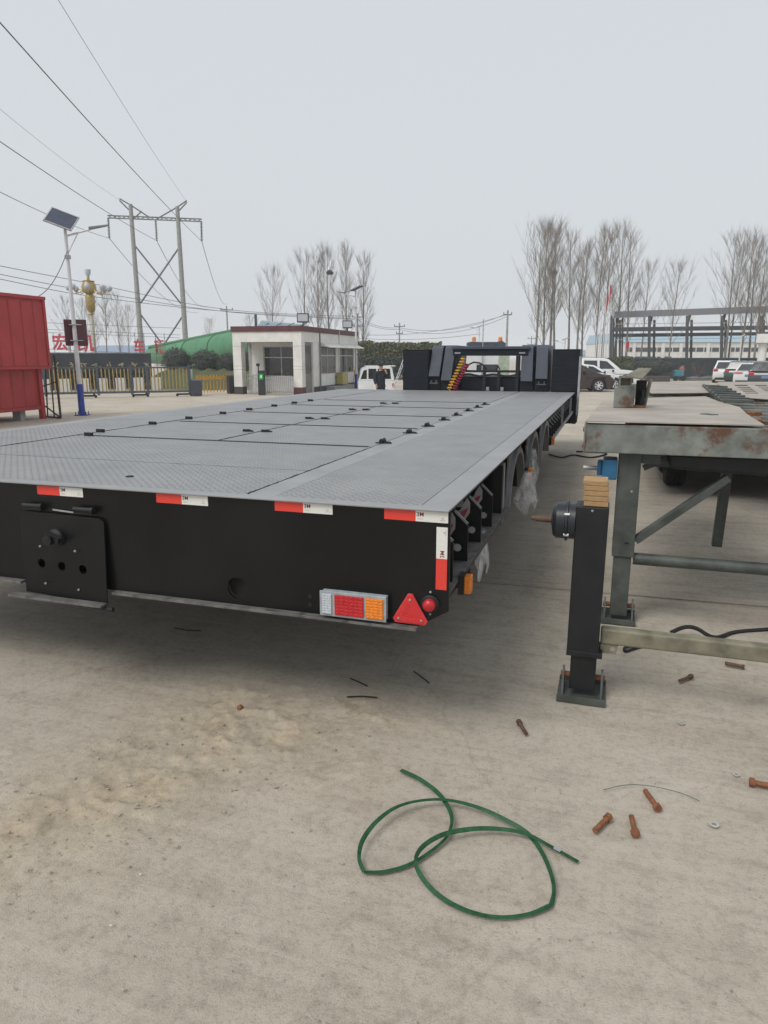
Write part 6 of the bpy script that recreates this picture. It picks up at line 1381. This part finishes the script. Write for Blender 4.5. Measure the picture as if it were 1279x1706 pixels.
for i, (x, d_, yt, k) in enumerate(((946, 100, 396, 3), (962, 112, 412, 1), (968, 98, 418, 0), (992, 92, 388, 1), (1003, 100, 390, 3), (1024, 96, 386, 0), (1042, 92, 398, 2), (1066, 118, 445, 4))):
    tree(x, d_, yt, k, f'bare poplar, {ordw[i]} from left between the right locker and the steel shed', TG, 1 + i * .9)
tree(1113, 84, 447, 4, 'lone bare poplar with a broad round crown in front of the steel shed', TG, .4)
for i, (x, d_, yt, k) in enumerate(((1206, 88, 400, 1), (1214, 96, 420, 3), (1234, 90, 398, 0), (1247, 94, 405, 3), (1258, 88, 410, 1), (1281, 86, 402, 2))):
    tree(x, d_, yt, k, f'bare poplar, {ordw[i]} from left in the cluster at the right edge', TG, 3 + i * 1.2)
for i, (x, d_, yt, k) in enumerate(((118, 88, 500, 2), (143, 90, 505, 0), (160, 86, 498, 1), (178, 84, 486, 3), (200, 88, 492, 2), (215, 95, 515, 4), (350, 130, 535, 4), (420, 130, 530, 4))):
    tree(x, d_, yt, k, f'small bare tree, {ordw[i]} from left behind the slate wall and green pipe', TG, .5 + i * 1.3)
for i, (x, y, d_, lb) in enumerate(((549, 455, 98, 'dark round bird nest high in a poplar behind the guard booth'), (922, 455, 94, 'dark round bird nest high in a poplar right of the gooseneck'))):
    c = DD(x, y, d_); V, F = leaf_cloud(420, .42, .42, .36, .12, 60 + i, .3); V += np.array(c); tag(place('bird_nest', leaf_mesh('bird_nest', V, F, mat('nest_twigs', (.05, .04, .03), .95)), None), lb, 'nest')

# ================================================================== right background
SF = thing('steel_shed', 'unfinished black steel shed frame with grey roof strip at right', 'building frame', BASE(1150, 92), YAW)
FRM = mat('black_frame_steel', (.035, .037, .042), .55)
def col_(x, d_, y0, y1, r=.22): a, b = DD(x, y0, d_), DD(x, y1, d_); MB().bar((a.x, a.y, 0), b, r * 1.6, r * 1.6, (0, 1, 0)).build('frame_column', FRM, SF)
sd = 92
for x in (1018, 1082, 1145, 1203, 1268): col_(x, sd, 600, 526)
for x in (1033, 1090, 1152, 1209, 1272): col_(x, sd + 12, 600, 533, .20)
for x in (1022, 1027, 1037): col_(x, sd + 4, 600, 530, .14)
MB().hexa([DD(1022, 530, sd), DD(1330, 519, sd), DD(1330, 519, sd + 10), DD(1022, 530, sd + 10), DD(1024, 519, sd + 2), DD(1330, 508, sd + 2), DD(1330, 508, sd + 14), DD(1024, 519, sd + 14)]).build('roof_strip', mat('grey_roof_sheet', (.10, .105, .112), .6), SF)
for y, r in ((549, .40), (559, .36)): MB().bar(DD(1021, y, sd + (0 if y < 555 else 12)), DD(1340, y - 4, sd + (0 if y < 555 else 12)), r, r * 1.3).build('frame_rail', FRM, SF)
for y in (540, 566): MB().bar(DD(1024, y, sd), DD(1340, y - 4, sd), .07, .07).build('frame_purlin', STEEL, SF)
for x in (1082, 1145, 1203, 1268):
    a, b = DD(x, 540, sd), DD(x + 5, 522, sd + 3); MB().bar(a, b, .3, .3).build('knee_brace', FRM, SF)
FBd = 140; fb = thing('white_factory', 'long white factory with pale blue roof behind the steel shed', 'building', BASE(1160, FBd), YAW)
def fz(y): return DD(1160, y, FBd).z
def fx(x): return (x - CX) / math.hypot(FPX, CY - HZ) * FBd - (1160 - CX) / math.hypot(FPX, CY - HZ) * FBd
MB().box(fx(1035), fx(1420), 0, 25, 0, fz(570)).build('wall', WHITEPAINT, fb, w=False)
MB().hexa([(fx(1034), -.3, fz(569.9)), (fx(1420), -.3, fz(569.9)), (fx(1420), 25, fz(569.9)), (fx(1034), 25, fz(569.9)), (fx(1040), 5, fz(553)), (fx(1420), 5, fz(553)), (fx(1420), 25, fz(553)), (fx(1040), 25, fz(553))]).build('roof', mat('pale_blue_roof', (.30, .43, .52), .5), fb, w=False)
for i in range(20):
    x0 = fx(1042 + i * 13); MB().box(x0, x0 + fx(1160 + 11.2), -.06, -.01, fz(586), fz(579)).build('window', GLASS, fb, w=False)
for i in range(6):
    x0 = fx(1042 + i * 13); MB().box(x0, x0 + fx(1160 + 11.2), -.06, -.01, fz(599), fz(594)).build('window', GLASS, fb, w=False)
for x in (1052, 1100, 1130, 1175, 1210): MB().box(fx(x), fx(x) + .5, -.5, -.07, 0, fz(572)).build('wall_pier', WHITEPAINT, fb, w=False)
gw = thing('dark_fence_wall', 'long dark navy-green panel fence behind the parked cars', 'fence', BASE(1190, 62), YAW + R(2))
for i in range(26):
    x0 = -7.0 + i * .62; MB().box(x0, x0 + .61, -.04 + .01 * (i % 2), .04, .02, 1.72).build('fence_panel', mat('navy_green_sheet', (.020, .032, .038), .55, scale=2), gw, w=False)
MB().box(-7.0, 9.2, -.06, .06, 1.721, 1.80).build('fence_cap', GATEGREY, gw, w=False)
wp = thing('white_entrance', 'white building entrance canopy with round pillar at the right edge', 'building', BASE(1275, 56), YAW - R(27))
zc = lambda y: DD(1275, y, 56).z
MB().box(-.75, 4, 0, 6, zc(571), zc(556)).build('canopy', WHITEPAINT, wp, w=False)
for x in (-.25, 1.0): MB().lathe([(.34, 0), (.30, zc(585)), (.36, zc(572))], 18, None, (x, .6, 0)).build('pillar', WHITEPAINT, wp, w=False, smooth=40)
MB().box(.6, 4, 2.2, 2.4, 0, zc(571.5)).build('back_wall', WHITEPAINT, wp, w=False); MB().box(.9, 1.5, 2.1, 2.19, 0, 2.1).build('doorway', GLASS, wp, w=False)
lp = thing('lamp_post', 'thin white lamp post behind the white estate car', 'street lamp', BASE(1232, 56), YAW)
MB().tube((0, 0, 0), (0, 0, DD(1236, 560, 56).z), .06, .04, 10).build('pole', POLEW, lp, w=False, smooth=40); MB().tube((0, 0, DD(1236, 560, 56).z), (.25, 0, DD(1236, 557, 56).z), .03, n=8).build('arm', POLEW, lp, w=False)
# flag poles with furled red flags
FLAG = mat('red_flag_cloth', (.42, .012, .02), .7)
for i, (x0, x1, yt) in enumerate(((991, 1000, 500), (997, 1005, 490), (1003, 1011, 482), (1009, 1016, 470), (1014, 1018, 485))):
    b = BASE(x0, 82); tz = DD(x1, yt, 82); t = thing('flag_pole', ['pale flag pole, leftmost of the five', 'pale flag pole, second from left of the five', 'pale flag pole, middle of the five', 'tallest pale flag pole with a furled red flag', 'pale flag pole, rightmost of the five'][i], 'flag pole', b, YAW, 'row of flag poles')
    MB().tube(b, tz, .07, .035, 8).build('pole', POLEW, t, smooth=40)
    if i in (3, 2):
        m = MB(); n = 9; vs = []
        for j in range(n + 1):
            u = j / n; c = tz.lerp(b, .03 + .20 * u); wv = .18 * math.sin(math.pi * (.15 + .8 * u)); vs += [c + RT * .05, c + RT * (.08 + wv) + FH * .08 * math.sin(j * 1.3), c + RT * (.06 + wv * .5) + FH * (.15 + .05 * math.sin(j * 2))]
        m.add(vs, [(3 * j + a, 3 * j + (a + 1) % 3, 3 * j + 3 + (a + 1) % 3, 3 * j + 3 + a) for j in range(n) for a in range(3)]); m.build('furled_flag', FLAG, t, smooth=60)
fb2 = BASE(1047, 76); t = thing('red_flag', 'small red flag on a short pole left of the large round bush', 'flag', fb2, YAW)
MB().tube((0, 0, 0), (0, 0, DD(1047, 567, 76).z), .03, n=6).build('pole', POLEW, t, w=False); zf = DD(1047, 568, 76).z
MB().hexa([(-.02, 0, zf - .9), (-.3, .05, zf - .75), (-.32, .12, zf - .72), (-.02, .06, zf - .9), (-.02, 0, zf), (-.25, .05, zf - .12), (-.27, .12, zf - .1), (-.02, .06, zf)]).build('flag_cloth', FLAG, t, w=False)
# clutter near the fence
cl = thing('blue_cart', 'small blue three-wheeled cart with orange load by the dark fence', 'cart', BASE(1132, 57), YAW)
MB().box(-.35, .35, -.3, .3, .35, .85).build('cart_box', mat('teal_cart_paint', (.06, .22, .28), .5), cl, w=False, bevel=.03); MB().lathe([(0, .85), (.24, .87), (.22, 1.0), (.1, 1.15), (.13, 1.22), (0, 1.25)], 7, Matrix.Rotation(.2, 3, 'Y'), (.1, 0, 0)).build('load', mat('red_bundle', (.30, .10, .07), .8), cl, w=False, smooth=50)
for x in (-.3, .3): MB().lathe([(.0, -.04), (.2, -.04), (.2, .04), (0, .04)], 14, Matrix.Rotation(R(90), 3, 'X'), (x, -.32, .2)).build('wheel', RUBBER, cl, w=False)
for i, (x, w_) in enumerate(((1150, 1.2), (1168, 1.4), (1180, .9))):
    t = thing('pipe_pile', ['pile of dark pipes by the fence, left one', 'pile of dark pipes by the fence, middle one', 'small pile of dark pipes beside the white estate car'][i], 'pipes', BASE(x, 57.5), YAW)
    for k in range(5): MB().tube((-w_ * .6, -.3 + .12 * k, .08 + .1 * (k % 2)), (w_ * .6, -.2 + .1 * k, .1 + .12 * (k % 3)), .06, n=8).build('pipe', LATT, t, w=False, smooth=40)
sc_ = BASE(1165, 59); m = MB(); r = random.Random(2)
for i in range(40): a_ = r.uniform(0, 6.28); l_ = r.uniform(.8, 1.5); m.path([(0, 0, 0), (math.cos(a_) * .2, math.sin(a_) * .2, l_ * .5), (math.cos(a_) * .55, math.sin(a_) * .5, l_)], [.02, .014, .006], 3)
t = thing('bare_shrub', 'reddish leafless shrub in front of the dark fence', 'shrub', sc_, 0); m.build('twigs', mat('reddish_twigs', (.13, .085, .075), .9), t, w=False)
# another dark trailer rail standing low behind the rusty frame
st = thing('far_trailer', 'dark green-grey trailer sides parked behind the rusty frame legs', 'trailer', (2.6, 10.4, 0))
MB().box(.55, 5.2, 10.2, 10.28, .42, .78).build('side_rail', mat('dark_teal_paint', (.02, .035, .036), .5), st, bevel=.01); MB().box(.55, 5.2, 10.29, 16.0, .50, 1.0).build('chassis', BLACK2, st)
for i, x in enumerate((1.2, 2.4, 3.6)): MB().box(x - .05, x + .05, 10.12, 10.198, .40, .80).build('side_post', GREEN_CLEAN, st)
for x in (1.0, 4.6):
    for y in (11.3, 12.6): t_ = place('wheel_tyre', tyre_me, None, st, (x - 2.6, y - 10.4, .475))

# far haze-blue low buildings on the horizon
for i, (x, w_, y, d_, lb) in enumerate(((205, 13, 582, 150, 'long low pale blue roofed shed far behind the pylon'), (990, 6, 588, 170, 'tiny pale far building above the white pickup'))):
    t = thing('far_shed', lb, 'building', BASE(x, d_), YAW); h_ = DD(x, y, d_).z
    MB().box(-w_ / 2, w_ / 2, 0, 8, 0, h_ * .8).build('wall', WHITEPAINT, t, w=False); MB().hexa([(-w_ / 2 - .2, -.3, h_ * .8 + .01), (w_ / 2 + .2, -.3, h_ * .8 + .01), (w_ / 2 + .2, 8, h_ * .8 + .01), (-w_ / 2 - .2, 8, h_ * .8 + .01), (-w_ / 2, 3.5, h_ * 1.25), (w_ / 2, 3.5, h_ * 1.25), (w_ / 2, 4.5, h_ * 1.25), (-w_ / 2, 4.5, h_ * 1.25)]).build('roof', mat('far_blue_roof', (.22, .29, .40), .6), t, w=False)

# ================================================================== the air
HAZE = True
if HAZE:
    m = bpy.data.materials.new('pale_haze'); m.use_nodes = True; nt = m.node_tree; nt.nodes.clear()
    ou = nt.nodes.new('ShaderNodeOutputMaterial'); v_ = nt.nodes.new('ShaderNodeVolumePrincipled')
    v_.inputs['Color'].default_value = (.92, .95, 1, 1); v_.inputs['Density'].default_value = .0010; v_.inputs['Anisotropy'].default_value = 0.0
    nt.links.new(v_.outputs[0], ou.inputs['Volume'])
    bpy.context.view_layer.update()
    ztop = max((o.matrix_world @ Vector(c)).z for o in COL.objects if o.type == 'MESH' for c in o.bound_box) + 1.0
    hz_ = MB().box(-720, 720, -320, 1120, -1.0, ztop).build('haze', m, None); hz_['kind'] = 'stuff'; tag(hz_, 'thin pale haze over the whole yard', 'haze')
